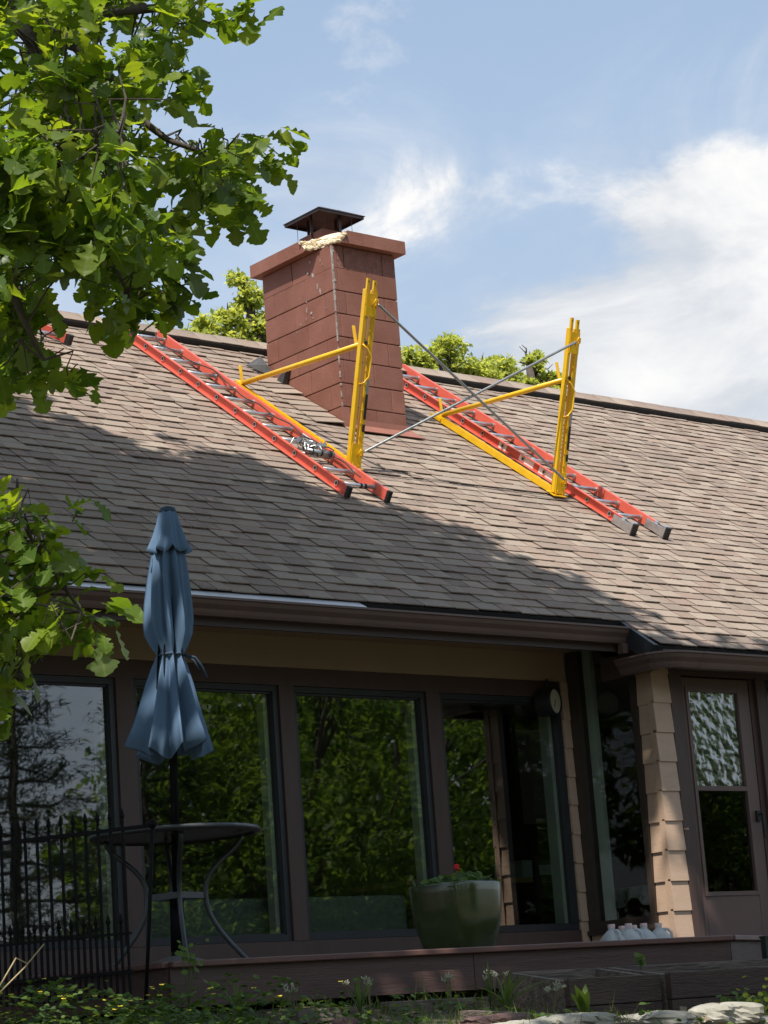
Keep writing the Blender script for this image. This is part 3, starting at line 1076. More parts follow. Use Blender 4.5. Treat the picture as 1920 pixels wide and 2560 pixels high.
# flakes of bare masonry where the paint has come off
pf_rng = random.Random(17)
for (px_, py_, sz_) in ((757, 640, 16), (775, 655, 12), (782, 690, 20), (770, 683, 15), (800, 650, 8), (793, 716, 20), (800, 728, 16), (766, 752, 14), (767, 775, 17), (766, 800, 12), (778, 784, 14), (783, 795, 9), (815, 769, 9), (805, 660, 7), (752, 812, 10), (742, 832, 8)):
    cP = onX((px_, py_), CH_X0 - .0045)
    fmb = MB()
    tall_ = 1.9 if px_ in (766, 767, 793, 800) else 1.0
    ring_ = []
    for q_ in range(9):
        an_ = 2 * math.pi * q_ / 9
        rr_ = sz_ / 300 * .36 * pf_rng.uniform(.35, 1.1)
        ring_.append((CH_X0 - .0045, cP[1] + rr_ * math.cos(an_) / tall_, cP[2] + rr_ * math.sin(an_) * tall_))
    fmb.extrude(ring_, (.003, 0, 0))
    build(fmb, 'paint_flake', M['mortar_pale'], chim)

# crown slab with its near left corner broken away
OV = 0.075
cx0, cx1, cy0, cy1 = CH_X0 - OV, CH_X1 + OV, CH_Y0 - OV, CH_Y1 + OV
zc0, zc1 = 8.322, 8.438
brk_f = [(cx0 + .20, cy0), (cx0 + .205, cy0 + .07), (cx0 + .225, cy0 + .14), (cx0 + .19, cy0 + .20), (cx0 + .165, cy0 + .27), (cx0 + .11, cy0 + .33), (cx0 + .06, cy0 + .39), (cx0, cy0 + .43)]
brk_b = [(cx0 + .135, cy0), (cx0 + .12, cy0 + .04), (cx0 + .085, cy0 + .075), (cx0 + .080, cy0 + .12), (cx0 + .078, cy0 + .18), (cx0 + .060, cy0 + .24), (cx0 + .035, cy0 + .29), (cx0, cy0 + .33)]
outer = [(cx0, cy1), (cx1, cy1), (cx1, cy0)]
nb_ = len(brk_f) + 3
cr = MB()
top = [(x, y, zc1 + (0.03 if 0.12 < (x - cx0) < .6 and 0.12 < y - cy0 < .95 else 0)) for x, y in brk_f] + [(x, y, zc1) for x, y in outer]
bot = [(x, y, zc0) for x, y in brk_b] + [(x, y, zc0) for x, y in outer]
cr.add(bot + top, [tuple(range(nb_ - 1, -1, -1)), tuple(range(nb_, 2 * nb_))] + [(i, (i + 1) % nb_, nb_ + (i + 1) % nb_, nb_ + i) for i in range(len(brk_f) - 1, nb_)])
cr.mi = 1
for i in range(len(brk_f) - 1):
    cr.add([bot[i], bot[i + 1], top[i + 1], top[i]], [(0, 1, 2, 3)])
crown = build(cr, 'crown', [M['block'], M['rubble']], chim)
# bare lumps of bed mortar in the break
rr = random.Random(3)


def lump(mb, c, r, n=7, m=5, sq=(1, 1, .7), rn=rr):
    V, Fc = [], []
    for i in range(m + 1):
        th = math.pi * i / m
        for j in range(n):
            ph = 2 * math.pi * j / n + i * .4
            q = r * rn.uniform(.72, 1.2)
            V.append((c[0] + sq[0] * q * math.sin(th) * math.cos(ph), c[1] + sq[1] * q * math.sin(th) * math.sin(ph), c[2] + sq[2] * q * math.cos(th)))
    for i in range(m):
        for j in range(n):
            Fc.append((i * n + j, (i + 1) * n + j, (i + 1) * n + (j + 1) % n, i * n + (j + 1) % n))
    mb.add(V, Fc)


lm = MB()
for i in range(170):
    fi = rr.random() * (len(brk_f) - 1)
    i0 = int(fi)
    i1 = min(i0 + 1, len(brk_f) - 1)
    fr = fi - i0
    tq = rr.random()
    ptop = np.array(brk_f[i0]) * (1 - fr) + np.array(brk_f[i1]) * fr
    pbot = np.array(brk_b[i0]) * (1 - fr) + np.array(brk_b[i1]) * fr
    pp = ptop * tq + pbot * (1 - tq)
    lump(lm, (pp[0] - .004, pp[1] - .004, zc0 + .004 + (zc1 - zc0 - .006) * tq), rr.choice((.009, .013, .018, .026)) * rr.uniform(.7, 1.1), 6, 4, sq=(1.2, 1.1, .62))
build(lm, 'exposed_mortar', M['rubble'], crown)['kind'] = 'stuff'

# flue stub and metal cap
fl = MB()
fx0, fx1, fy0, fy1 = 12.335, 12.665, 15.43, 15.77
fl.box(fx0, fx1, fy0, fy1, 8.40, 8.605)
fl.box(fx0 + .05, fx1 - .05, fy0 + .05, fy1 - .05, 8.606, 8.63)
build(fl, 'flue', M['block'], chim, bevel=.02)
cp = MB()
ccx, ccy = 12.50, 15.60
zc = 8.755
hw, hl = 0.262, 0.262
ap = (ccx, ccy, zc + .105)
cor = [(ccx - hw, ccy - hl, zc), (ccx + hw, ccy - hl, zc), (ccx + hw, ccy + hl, zc), (ccx - hw, ccy + hl, zc)]
mid = [(c[0] * .55 + ccx * .45, c[1] * .55 + ccy * .45, zc + .060) for c in cor]
dn = lambda q: (q[0], q[1], q[2] - .006)
cp.add(cor + mid + [ap] + [dn(q) for q in cor] + [dn(q) for q in mid] + [dn(ap)],
       [(i, (i + 1) % 4, 4 + (i + 1) % 4, 4 + i) for i in range(4)] + [(4 + i, 4 + (i + 1) % 4, 8) for i in range(4)] +
       [(9 + (i + 1) % 4, 9 + i, 13 + i, 13 + (i + 1) % 4) for i in range(4)] + [(13 + (i + 1) % 4, 13 + i, 17) for i in range(4)] +
       [((i + 1) % 4, i, 9 + i, 9 + (i + 1) % 4) for i in range(4)])
for i in range(4):                             # turned-down rim
    a, b_ = np.array(cor[i]), np.array(cor[(i + 1) % 4])
    c0 = np.array([ccx, ccy, zc])
    ia, ib = a + (c0 - a) * .035, b_ + (c0 - b_) * .035
    cp.hexa([ia + (0, 0, -.030), ib + (0, 0, -.030), ib + (c0 - ib) * .01 + (0, 0, -.030), ia + (c0 - ia) * .01 + (0, 0, -.030), ia, ib, ib + (c0 - ib) * .01, ia + (c0 - ia) * .01])
cp.tube([(ccx, ccy, zc + .095), (ccx, ccy, zc + .122)], [.012, .008], 6)
capo = build(cp, 'chimney_cap', M['cap_metal'], chim)
for (lx, ly) in ((fx0 - .005, fy0 + .14), (fx0 + .20, fy0 - .006), (fx1 + .005, fy1 - .12), (fx0 + .12, fy1 + .005)):
    lg = MB()
    lg.box(lx - .014, lx + .014, ly - .004, ly + .004, 8.50, 8.80)
    build(lg, 'cap_strap', M['cap_metal'], capo)
for (lx, ly) in ((fx1 + .006, fy0 - .006), (fx0 - .006, fy1 + .006)):
    lg = MB()
    lg.tube([(lx, ly, 8.45), (lx, ly, 8.77)], .0025, 5)
    build(lg, 'cap_wire', M['steel'], capo)

# flashing round the foot
fs = MB()
fs.hexa([RP(CH_X0 + .08, -.135, .028), RP(CH_X1 + .10, -.135, .030), RP(CH_X1 + .06, .05, .03), RP(CH_X0 + .02, .05, .03),
         RP(CH_X0 + .08, -.135, .034), RP(CH_X1 + .10, -.135, .036), RP(CH_X1 + .06, .05, .040), RP(CH_X0 + .02, .05, .040)])
fs.hexa([(CH_X0 - .004, CH_Y0 - .014, 6.66), (CH_X1 + .03, CH_Y0 - .014, 6.66), (CH_X1 + .03, CH_Y0 - .007, 6.66), (CH_X0 - .004, CH_Y0 - .007, 6.66),
         (CH_X0 - .004, CH_Y0 - .010, 6.765), (CH_X1 + .012, CH_Y0 - .010, 6.765), (CH_X1 + .012, CH_Y0 - .006, 6.765), (CH_X0 - .004, CH_Y0 - .006, 6.765)])
fs.hexa([(CH_X0 - .012, CH_Y0 - .012, 6.66), (CH_X0 + .09, CH_Y0 - .022, 6.66), (CH_X0 + .09, CH_Y0 - .015, 6.66), (CH_X0 - .012, CH_Y0 - .006, 6.66),
         (CH_X0 - .012, CH_Y0 - .012, 6.86), (CH_X0 + .055, CH_Y0 - .018, 6.86), (CH_X0 + .055, CH_Y0 - .012, 6.86), (CH_X0 - .012, CH_Y0 - .006, 6.86)])
build(fs, 'flashing', M['flashing'], chim)
# lifted shingle edges and bent cricket flashing on the left of the chimney
lf = MB()
for i in range(8):
    s0 = -.02 + i * EX
    up = random.uniform(.004, .022)
    lf.mi = i % 8
    lf.hexa([RP(CH_X0 - .30, s0, .022), RP(CH_X0 - .012, s0 - .01, .030 + up), RP(CH_X0 - .012, s0 + .16, .02 + up * .7), RP(CH_X0 - .30, s0 + .16, .010),
             RP(CH_X0 - .30, s0, .030), RP(CH_X0 - .012, s0 - .01, .038 + up), RP(CH_X0 - .012, s0 + .16, .028 + up * .7), RP(CH_X0 - .30, s0 + .16, .016)])
build(lf, 'lifted_shingles', M['shingle'], roof)['kind'] = 'stuff'
ck = MB()
ck.add([RP(CH_X0 - .02, 1.10, .03), RP(CH_X0 - .17, 1.36, .03), RP(CH_X0 - .02, 1.40, .12), RP(CH_X0 - .05, 1.22, .10),
        RP(CH_X0 - .02, 1.10, .036), RP(CH_X0 - .17, 1.36, .036), RP(CH_X0 - .02, 1.40, .126), RP(CH_X0 - .05, 1.22, .106)],
       [(3, 2, 1, 0), (4, 5, 6, 7), (0, 1, 5, 4), (1, 2, 6, 5), (2, 3, 7, 6), (3, 0, 4, 7)])
ck.hexa([RP(CH_X0 - .07, .90, .03), RP(CH_X0 - .012, .90, .03), RP(CH_X0 - .012, 1.0, .03), RP(CH_X0 - .07, 1.0, .03),
         RP(CH_X0 - .055, .93, .17), RP(CH_X0 - .02, .94, .22), RP(CH_X0 - .015, .96, .22), RP(CH_X0 - .05, .97, .17)])
build(ck, 'cricket_flashing', M['lead'], chim)

# ================================================================== LADDERS
def ladder(label, X0, X1, s0, s1, first, shoes=False, stickers=(), tape=False, skew=0.0):
    base = RP((X0 + X1) / 2, s0, 0)
    t = thing('extension_ladder', base, label, 'ladder', 'ladders lying on the roof')

    def q(X, s, h):
        return RP(X + skew * (s - s0), s, h)

    def qbox(mb, a0, a1, b0, b1, c0, c1):
        mb.hexa([q(a0, b0, c0), q(a1, b0, c0), q(a1, b1, c0), q(a0, b1, c0), q(a0, b0, c1), q(a1, b0, c1), q(a1, b1, c1), q(a0, b1, c1)])

    h0, h1, fw, wt_ = 0.030, 0.112, 0.030, 0.006
    rails = []
    for side in (0, 1):
        mb = MB()
        if side == 0:                          # channel opens outwards
            wa, wb, fa, fb_ = X0 + fw - wt_, X0 + fw, X0, X0 + fw - wt_ - .0003
        else:
            wa, wb, fa, fb_ = X1 - fw, X1 - fw + wt_, X1 - fw + wt_ + .0003, X1
        qbox(mb, wa, wb, s0, s1, h0, h1)
        qbox(mb, fa, fb_, s0, s1, h0, h0 + .006)
        qbox(mb, fa, fb_, s0, s1, h1 - .006, h1)
        r = build(mb, 'rail', M['orange'], t)
        rails.append(r)
        mb = MB()
        qbox(mb, min(wa, fa) - .002, max(wb, fb_) + .002, s0 - .028, s0 + .012, h0 - .006, h1 + .004)
        build(mb, 'end_cap', M['black'] if not shoes else M['alu'], t, bevel=.004)
        if shoes:
            mb = MB()
            xc = (min(wa, fa) + max(wb, fb_)) / 2
            qbox(mb, xc - .026, xc - .020, s0 - .12, s0 + .10, h0 - .004, h1 - .01)
            qbox(mb, xc + .020, xc + .026, s0 - .12, s0 + .10, h0 - .004, h1 - .01)
            qbox(mb, xc - .028, xc + .028, s0 - .15, s0 - .115, .012, h1 + .012)
            sh = build(mb, 'shoe', M['alu'], t, bevel=.003)
            mb = MB()
            qbox(mb, xc - .03, xc + .03, s0 - .165, s0 - .151, .010, h1 + .005)
            build(mb, 'tread', M['black'], sh)
    s = first
    xw0, xw1 = X0 + fw, X1 - fw
    hr = 0.072
    while s < s1 - .05:
        mb = MB()
        mb.tube([q(xw0 - .001, s, hr), q(xw1 + .001, s, hr)], .0165, 10)
        rg = build(mb, 'rung', M['alu'], t, smooth=True)
        for xa, xb in ((xw0, xw0 + .014), (xw1 - .014, xw1), (xw0 - .014, xw0 - .0065), (xw1 + .0065, xw1 + .014)):
            mb = MB()
            mb.tube([q(xa, s, hr), q(xb, s, hr)], .0225, 10)
            build(mb, 'collar', M['alu'], rg, smooth=False)
        for xa, xb in ((xw0 - .0155, xw0 - .0141), (xw1 + .0141, xw1 + .0155)):
            mb = MB()
            mb.tube([q(xa, s, hr), q(xb, s, hr)], .013, 10)
            build(mb, 'rung_hole', M['black'], rg)
        s += .305
    for (sa, sb, side) in stickers:
        mb = MB()
        if side == 0:
            xx = X0 + fw - wt_ - .0012
            qbox(mb, xx, xx + .0009, sa, sb, h0 + .010, h1 - .010)
        else:
            xx = X1 - fw - .0012
            qbox(mb, xx, xx + .0009, sa, sb, h0 + .010, h1 - .010)
        build(mb, 'sticker', M['sticker'], t)
    if tape:
        for k in (0.60, 0.72):
            mb = MB()
            xk = xw0 + (xw1 - xw0) * k
            mb.tube([q(xk, first, hr), q(xk + .018, first, hr)], .0195, 10)
            build(mb, 'tape_band', M['black'], t)
    return t, q


l1, q1 = ladder('orange ladder with a cord bundle tied across its lower rungs, left of the chimney', 10.885, 11.305, -1.87, 1.80, -1.70,
                stickers=((roofhit((749, 1103), .06)[1] - .10, roofhit((749, 1103), .06)[1] + .10, 1),), tape=True)
l2, q2 = ladder('orange ladder with silver swivel feet, right of the chimney', 13.785, 14.20, -1.87, 1.96, -1.69, shoes=True,
                stickers=tuple((roofhit(p_, .07)[1] - w_, roofhit(p_, .07)[1] + w_, 0) for p_, w_ in (((1278, 1148), .105), ((1332, 1180), .105), ((1232, 1112), .055))))
l3, q3 = ladder('orange ladder far left near the ridge, mostly hidden by the oak leaves', 9.66, 10.08, 1.22, 1.96, 1.3, skew=-.6)

# cord along ladder and a wad of wire and tubes over the lower rungs
cd = MB()
pts = []
for i in range(40):
    t = i / 39
    pts.append(q1(11.22 - .05 * math.sin(t * 6) - .10 * math.sin(t * 15) * (t < .4), 1.75 - t * 3.3, .097 + .010 * math.sin(i * 1.27)))
cd.tube(pts, .0055, 5)
build_c = build(cd, 'ladder_rope', M['rope'], base=q1(11.2, -1.5, .09))
tag(build_c, 'thin black rope running along the rungs of the left ladder', 'rope')
wad_base = q1(11.05, -1.15, .09)
wad = thing('pulley_bundle', wad_base, 'tangle of wire and aluminium fittings lying on the left ladder', 'hardware')
rw = random.Random(21)
mb = MB()
mb.tube([q1(10.93, -1.20, .135), q1(11.20, -1.19, .125)], .026, 10)
build(mb, 'tube', M['steel'], wad, smooth=True)
for k in (10.97, 11.06, 11.15):
    mb = MB()
    mb.tube([q1(k, -1.197, .134), q1(k + .014, -1.197, .133)], .029, 10)
    build(mb, 'band', M['black'], wad)
for k in range(7):
    mb = MB()
    c = np.array([11.02 + rw.uniform(-.10, .14), -1.12 + rw.uniform(-.10, .14), .13])
    p_ = []
    a0 = rw.uniform(0, 6)
    for i in range(14):
        a = a0 + i * .55
        p_.append(q1(c[0] + .07 * math.cos(a) + rw.uniform(-.012, .012), c[1] + .085 * math.sin(a), c[2] + rw.uniform(-.02, .035)))
    mb.tube(p_, .0055 if k % 2 else .004, 5)
    build(mb, 'wire', M['rope'] if k % 3 else M['steel'], wad)
for k in range(5):
    mb = MB()
    c = q1(10.98 + k * .055, -1.08 + rw.uniform(-.08, .16), .145)
    mb.bar(c + (-.03, -.02, -.02), c + (.035, .02, .03), (0, .3, 1), .016, .003)
    build(mb, 'clip', M['steel'], wad)

# ================================================================== ROOF BRACKETS
def rc_(X, s, h):
    return RP(X, s, h)


def bracket(X, s_lo, s_hi, label, flip):
    t = thing('roof_bracket', RP(X, s_lo, 0), label, 'roof bracket', 'yellow steel roof brackets')
    A = np.array([0, .344, .939])              # post axis in (X, slope, off-roof)

    def w(x, s, h):
        return RP(X + x, s, h)

    def post(x, along, across):
        ca, sa = .344, .939
        return w(x, s_lo + along * ca + across * sa, .02 + along * sa - across * ca)

    # base channel
    mb = MB()
    mb.rbox(X - .035, X + .035, s_lo - .02, s_hi, .024, .031)
    mb.rbox(X - .035, X - .029, s_lo - .02, s_hi, .0315, .078)
    mb.rbox(X + .029, X + .035, s_lo - .02, s_hi, .0315, .066)
    build(mb, 'base_channel', M['yellow'], t)
    mb = MB()
    mb.rbox(X - .07, X + .075, s_lo - .045, s_lo + .075, .0325, .040)
    build(mb, 'foot_plate', M['yellow'], t)
    Lp = 1.43
    for (xa, xb) in ((-.060, -.026), (.016, .062)):
        mb = MB()
        c = [(xa, -.022), (xb, -.022), (xb, .022), (xa, .022)]
        L0 = 0.03
        mb.hexa([post(a, L0, b) for a, b in c] + [post(a, Lp, b) for a, b in c])
        build(mb, 'upright', M['yellow'], t, bevel=.004)
    for (l0, l1_) in ((.02, .20), (Lp - .215, Lp - .035)):
        mb = MB()
        c = [(-.050, -.030), (.056, -.030), (.056, -.0225), (-.050, -.0225)]
        mb.hexa([post(a, l0, b) for a, b in c] + [post(a, l1_, b) for a, b in c])
        build(mb, 'splice_plate', M['yellow'], t)
        mb = MB()
        mid_ = (l0 + l1_) / 2 + .02
        mb.tube([post(.012, mid_ - .03, -.032), post(.012, mid_, -.048), post(.022, mid_ + .03, -.056), post(.040, mid_ + .028, -.056), post(.044, mid_ - .015, -.048), post(.044, mid_ - .02, -.03)], .0065, 6)
        build(mb, 'lock_hook', M['yellow'], t, smooth=True)
    for xa, xb, ext in ((-.056, -.028, .085), (.010, .040, .075)):
        mb = MB()
        c = [(xa, -.010), (xb, -.010), (xb, .010), (xa, .010)]
        mb.hexa([post(a, Lp - .12, b - .016) for a, b in c] + [post(a, Lp + ext, b - .016) for a, b in c])
        tb = build(mb, 'top_tab', M['yellow'], t)
        mb = MB()
        mb.tube([post((xa + xb) / 2, Lp + ext - .025, -.0275), post((xa + xb) / 2, Lp + ext - .025, -.0262)], .006, 8)
        build(mb, 'tab_hole', M['black'], tb)
    # row of holes / rivet heads
    k = .26
    while k < Lp - .26:
        mb = MB()
        mb.tube([post(.016, k, -.020), post(.0155, k, -.026)], .007, 8)
        mb.lathe(post(.022, k, -.0225), [(.0075, 0), (.006, .003), (0, .0035)], 8, ax=np.asarray(post(0, 0, -1)) - np.asarray(post(0, 0, 0)))
        build(mb, 'rivet', M['yellow'], t)
        k += .105
    # sticker on the right upright
    for (a, b, mm) in ((.40, .60, 'sticker_dark'), (.605, .72, 'sticker_grey'), (.30, .36, 'sticker_dark')):
        mb = MB()
        c = [(.036, -.0245), (.061, -.0245), (.061, -.0232), (.036, -.0232)]
        mb.hexa([post(x_, a, y_) for x_, y_ in c] + [post(x_, b, y_) for x_, y_ in c])
        build(mb, 'sticker', M[mm], t)
    # diagonal tube
    p0, p1 = w(0, s_hi - .03, .065), post(-.01, 1.00, .0)
    mb = MB()
    mb.tube([p0, p1], .0225, 12)
    build(mb, 'brace_tube', M['yellow'], t, smooth=True)
    mb = MB()
    d = (p1 - p0) / np.linalg.norm(p1 - p0)
    mb.tube([p1 + d * .022, p1 + d * .028], .016, 10)
    build(mb, 'tube_end', M['black'], t)
    up = np.array([-.05, .05, 1.0])
    for pb, hh in ((p0 + d * .03, .16), (p1 - d * .10, .17)):
        mb = MB()
        mb.bar(pb + up * .012, pb + up * hh, (1, 0, 0), .013, .008)
        build(mb, 'stop_pin', M['yellow'], t, bevel=.004)
    mb = MB()
    mb.tube([post(-.045, .99, -.027), post(-.01, .96, -.045), post(.035, .90, -.052), post(.030, .74, -.052), post(-.010, .685, -.045), post(-.040, .67, -.027)], .007, 6)
    build(mb, 'handle', M['yellow'], t, smooth=True)
    mb = MB()
    mb.rbox(X - .03, X + .03, s_hi - .08, s_hi + .02, .0785, .086)
    mb.rbox(X - .045, X - .0355, s_hi - .10, s_hi + .05, .032, .06)
    build(mb, 'hinge', M['yellow'], t)
    return t, post


b1, post1 = bracket(11.455, -1.16, .66, 'yellow steel roof bracket standing beside the left ladder, in front of the chimney', 0)
b2, post2 = bracket(13.60, -1.24, .56, 'yellow steel roof bracket standing beside the right ladder, against the sky', 0)
xb = thing('cross_brace', (post1(.05, .13, -.06) + post2(-.05, .13, -.06)) / 2, 'grey steel tubes crossed as an X between the two yellow brackets', 'brace')
for a, b, off in ((post1(.045, 1.32, -.055), post2(.0, .14, -.075), 0), (post1(.045, .14, -.062), post2(.01, 1.32, -.052), -.02)):
    mb = MB()
    d = (b - a) / np.linalg.norm(b - a)
    mb.tube([a, a + d * .02, b - d * .02, b], [.006, .0115, .0115, .006], 10)
    br = build(mb, 'brace_tube', M['steel'], xb, smooth=True)
    mb = MB()
    for q_ in (.36, .40):
        c = a + (b - a) * q_
        mb.tube([c, c + d * .012], .014, 10)
    build(mb, 'stop_ring', M['steel'], br)

# ================================================================== DECK
E0, E1, E2, E3, E4 = (6.50, 10.75), (6.67, 9.965), (10.42, 9.69), (11.03, 9.97), (11.6, 10.0)
deck = thing('deck', (8.6, 9.9, 1.8), 'dark red-brown wooden deck running along the front of the house', 'deck')
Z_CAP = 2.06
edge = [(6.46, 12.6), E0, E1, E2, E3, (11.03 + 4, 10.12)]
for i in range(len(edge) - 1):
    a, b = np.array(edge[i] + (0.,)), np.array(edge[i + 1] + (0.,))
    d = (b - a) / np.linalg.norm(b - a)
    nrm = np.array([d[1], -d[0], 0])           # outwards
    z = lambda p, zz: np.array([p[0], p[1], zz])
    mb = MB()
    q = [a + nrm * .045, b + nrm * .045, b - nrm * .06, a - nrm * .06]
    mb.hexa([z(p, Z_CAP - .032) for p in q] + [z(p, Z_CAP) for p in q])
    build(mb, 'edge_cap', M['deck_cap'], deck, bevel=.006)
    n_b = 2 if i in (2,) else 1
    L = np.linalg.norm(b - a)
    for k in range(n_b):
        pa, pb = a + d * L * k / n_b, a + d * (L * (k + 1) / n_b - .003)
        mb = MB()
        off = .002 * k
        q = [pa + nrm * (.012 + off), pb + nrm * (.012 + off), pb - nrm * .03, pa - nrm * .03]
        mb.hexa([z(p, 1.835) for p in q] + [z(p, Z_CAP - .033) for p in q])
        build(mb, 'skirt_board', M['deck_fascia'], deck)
y = 10.10
while y < 12.75:
    mb = MB()
    mb.box(6.62, 11.6 if y < 11.7 else 12.2, y, y + .134, 1.952, 1.98)
    build(mb, 'deck_board', M['deck_board'], deck)
    y += .14
mb = MB()
mb.box(11.602, 15.0, 10.25, 11.90, 1.950, 1.979)
build(mb, 'landing_board', M['deck_board'], deck)

# ================================================================== UMBRELLA, BASE, TABLE
UX, UY = 6.995, 10.36
ub = MB()
ub.lathe((UX, UY, Z_DECK + .001), [(.245, 0), (.245, .03), (.21, .065), (.13, .10), (.05, .122), (.045, .125)], 32)
ubo = build(ub, 'umbrella_base', M['granite'], base=(UX, UY, Z_DECK), smooth=True)
tag(ubo, 'low domed grey umbrella base on the deck under the patio table', 'umbrella base')
LEAN = np.array([0.028, -.010, 1.0])
um = thing('patio_umbrella', (UX, UY, Z_DECK + .126), 'closed blue patio umbrella tied round its middle, standing through the table', 'umbrella')


def ax(z):
    return np.array([UX, UY, 0]) + LEAN * np.array([z - 2.1, z - 2.1, 0]) + np.array([0, 0, z])


mb = MB()
mb.tube([ax(2.127), ax(2.40)], .036, 14)
build(mb, 'socket', M['black_metal'], um, smooth=True)
mb = MB()
mb.tube([ax(2.401), ax(4.45)], .0205, 14)
build(mb, 'pole', M['black_metal'], um, smooth=True)


def canopy_ring(z, r, k, amp, ph, n=144, tw=0.0, sharp=1.0, drop=0.0):
    out = []
    for j in range(n):
        th = 2 * math.pi * j / n
        w_ = 1 - 2 * abs(math.sin(k * .5 * th + ph + .25 * math.sin(th * 3 + ph))) ** sharp
        w2 = .22 * math.sin((k - 3) * th + 1.7 + ph) + .16 * math.cos(17 * th + ph)
        rr_ = r * (1 + amp * w_ + amp * w2)
        c = ax(z + drop * (w_ * .6 + .4 * math.sin(3 * th + 1)))
        out.append(c + np.array([math.cos(th + tw) * rr_, math.sin(th + tw) * rr_, 0]))
    return out


prof = [(4.30, .062, .14, 0), (4.22, .080, .22, .03), (4.10, .090, .28, .08), (3.98, .099, .30, .15), (3.88, .104, .30, .22), (3.80, .099, .30, .30), (3.735, .080, .26, .38),
        (3.70, .066, .20, .42), (3.685, .062, .18, .43), (3.665, .065, .20, .44), (3.62, .077, .26, .45), (3.53, .098, .30, .47), (3.42, .122, .30, .49), (3.32, .147, .29, .50), (3.235, .168, .28, .50)]
rings = [canopy_ring(z, r, 8, a * 1.25, .5, tw=tw, sharp=.8, drop=(.0 if z > 3.3 else .015)) for z, r, a, tw in prof]
rings[-1] = canopy_ring(3.165, .186, 8, .33, .5, tw=.50, sharp=.8, drop=.05)
mb = MB()
n = 144
V = [p for r in rings for p in r]
mb.add(V, [(i * n + j, i * n + (j + 1) % n, (i + 1) * n + (j + 1) % n, (i + 1) * n + j) for i in range(len(rings) - 1) for j in range(n)])
can = build(mb, 'canopy', M['umbrella'], um, smooth=True)
md = can.modifiers.new('thick', 'SOLIDIFY')
md.thickness = .004
vrings = [canopy_ring(z, r, 8, a, 1.4, sharp=.8, drop=dp) for z, r, a, dp in ((4.478, .040, .04, 0), (4.455, .052, .06, 0), (4.40, .062, .12, 0), (4.33, .080, .18, 0), (4.27, .100, .22, .012), (4.245, .110, .22, .02))]
mb = MB()
V = [p for r in vrings for p in r]
mb.add(V, [(i * n + j, i * n + (j + 1) % n, (i + 1) * n + (j + 1) % n, (i + 1) * n + j) for i in range(len(vrings) - 1) for j in range(n)])
vt = build(mb, 'vent_flap', M['umbrella'], um, smooth=True)
md = vt.modifiers.new('thick', 'SOLIDIFY')
md.thickness = .003
mb = MB()
c = ax(4.46)
mb.lathe(c, [(.046, 0), (.048, .012), (.040, .030), (.015, .040), (0, .041)], 20)
build(mb, 'finial', M['umb_band'], um, smooth=True)
mb = MB()
cr_ = canopy_ring(3.684, .0665, 8, .10, .5, n=40, tw=.35)
mb.tube(cr_ + [cr_[0]], .008, 6)
e0 = np.array(cr_[33])
mb.tube([e0, e0 + (.055, -.035, -.02), e0 + (.085, -.055, -.075), e0 + (.10, -.065, -.13)], .007, 6)
mb.tube([e0, e0 + (.045, -.03, -.035), e0 + (.07, -.045, -.09)], .006, 6)
build(mb, 'tie_strap', M['umb_band'], um, smooth=True)
for k in range(8):
    th = .45 + 2 * math.pi * k / 8
    mb = MB()
    mb.tube([ax(4.2) + np.array([math.cos(th), math.sin(th), 0]) * .03, ax(3.25) + np.array([math.cos(th), math.sin(th), 0]) * .10], .006, 5)
    build(mb, 'rib', M['black_metal'], um)

TZ = 2.745
tb = thing('patio_table', (UX, UY, Z_DECK), 'round dark metal and glass patio table with curved tube legs', 'table')
mb = MB()
R_ = .445
mb.lathe((UX + .02, UY, TZ - .028), [(R_ - .03, 0), (R_, .004), (R_ + .006, .016), (R_, .028), (R_ - .03, .030), (R_ - .032, .004)], 56)
mb.f = [q for q in mb.f if len(q) == 4]
mb.m = [0] * len(mb.f)
build(mb, 'table_rim', M['grey_metal'], tb, smooth=True)
mb = MB()
mb.lathe((UX + .02, UY, TZ - .018), [(.03, 0), (R_ - .031, 0), (R_ - .031, .007), (.03, .007)], 56)
mb.f = [q for q in mb.f if len(q) == 4]
mb.m = [0] * len(mb.f)
build(mb, 'table_top', mat('smoked_table_glass', (0.045, 0.05, 0.052), 0.25, var=(0.07, .075, .075), vscale=30), tb)
for k, th in enumerate((math.radians(-28), math.radians(62), math.radians(152), math.radians(242))):
    e = np.array([math.cos(th), math.sin(th), 0])
    c = np.array([UX + .01, UY, 0])
    prof_l = [(.36, TZ - .03), (.34, TZ - .085), (.24, TZ - .16), (.165, TZ - .24), (.150, TZ - .33), (.160, TZ - .42), (.22, TZ - .53), (.33, TZ - .66), (.425, Z_DECK + .01)]
    fine = []
    for i in range(len(prof_l) - 1):
        for t_ in (0, .5):
            fine.append(tuple(np.array(prof_l[i]) * (1 - t_) + np.array(prof_l[i + 1]) * t_))
    fine.append(prof_l[-1])
    sm = [fine[0]] + [tuple((np.array(fine[i - 1]) + 2 * np.array(fine[i]) + np.array(fine[i + 1])) / 4) for i in range(1, len(fine) - 1)] + [fine[-1]]
    mb = MB()
    mb.tube([c + e * r + (0, 0, z) for r, z in sm], .0135, 10)
    build(mb, 'leg', M['grey_metal'], tb, smooth=True)
for k, th in enumerate((math.radians(-28), math.radians(62), math.radians(152), math.radians(242))):
    th2 = (math.radians(62), math.radians(152), math.radians(242), math.radians(332))[k]
    c = np.array([UX + .01, UY, TZ - .335])
    a = c + np.array([math.cos(th), math.sin(th), 0]) * .152
    b = c + np.array([math.cos(th2), math.sin(th2), 0]) * .152
    mb = MB()
    mb.bar(a, b, (0, 0, 1), .016, .004)
    build(mb, 'stretcher', M['grey_metal'], tb)

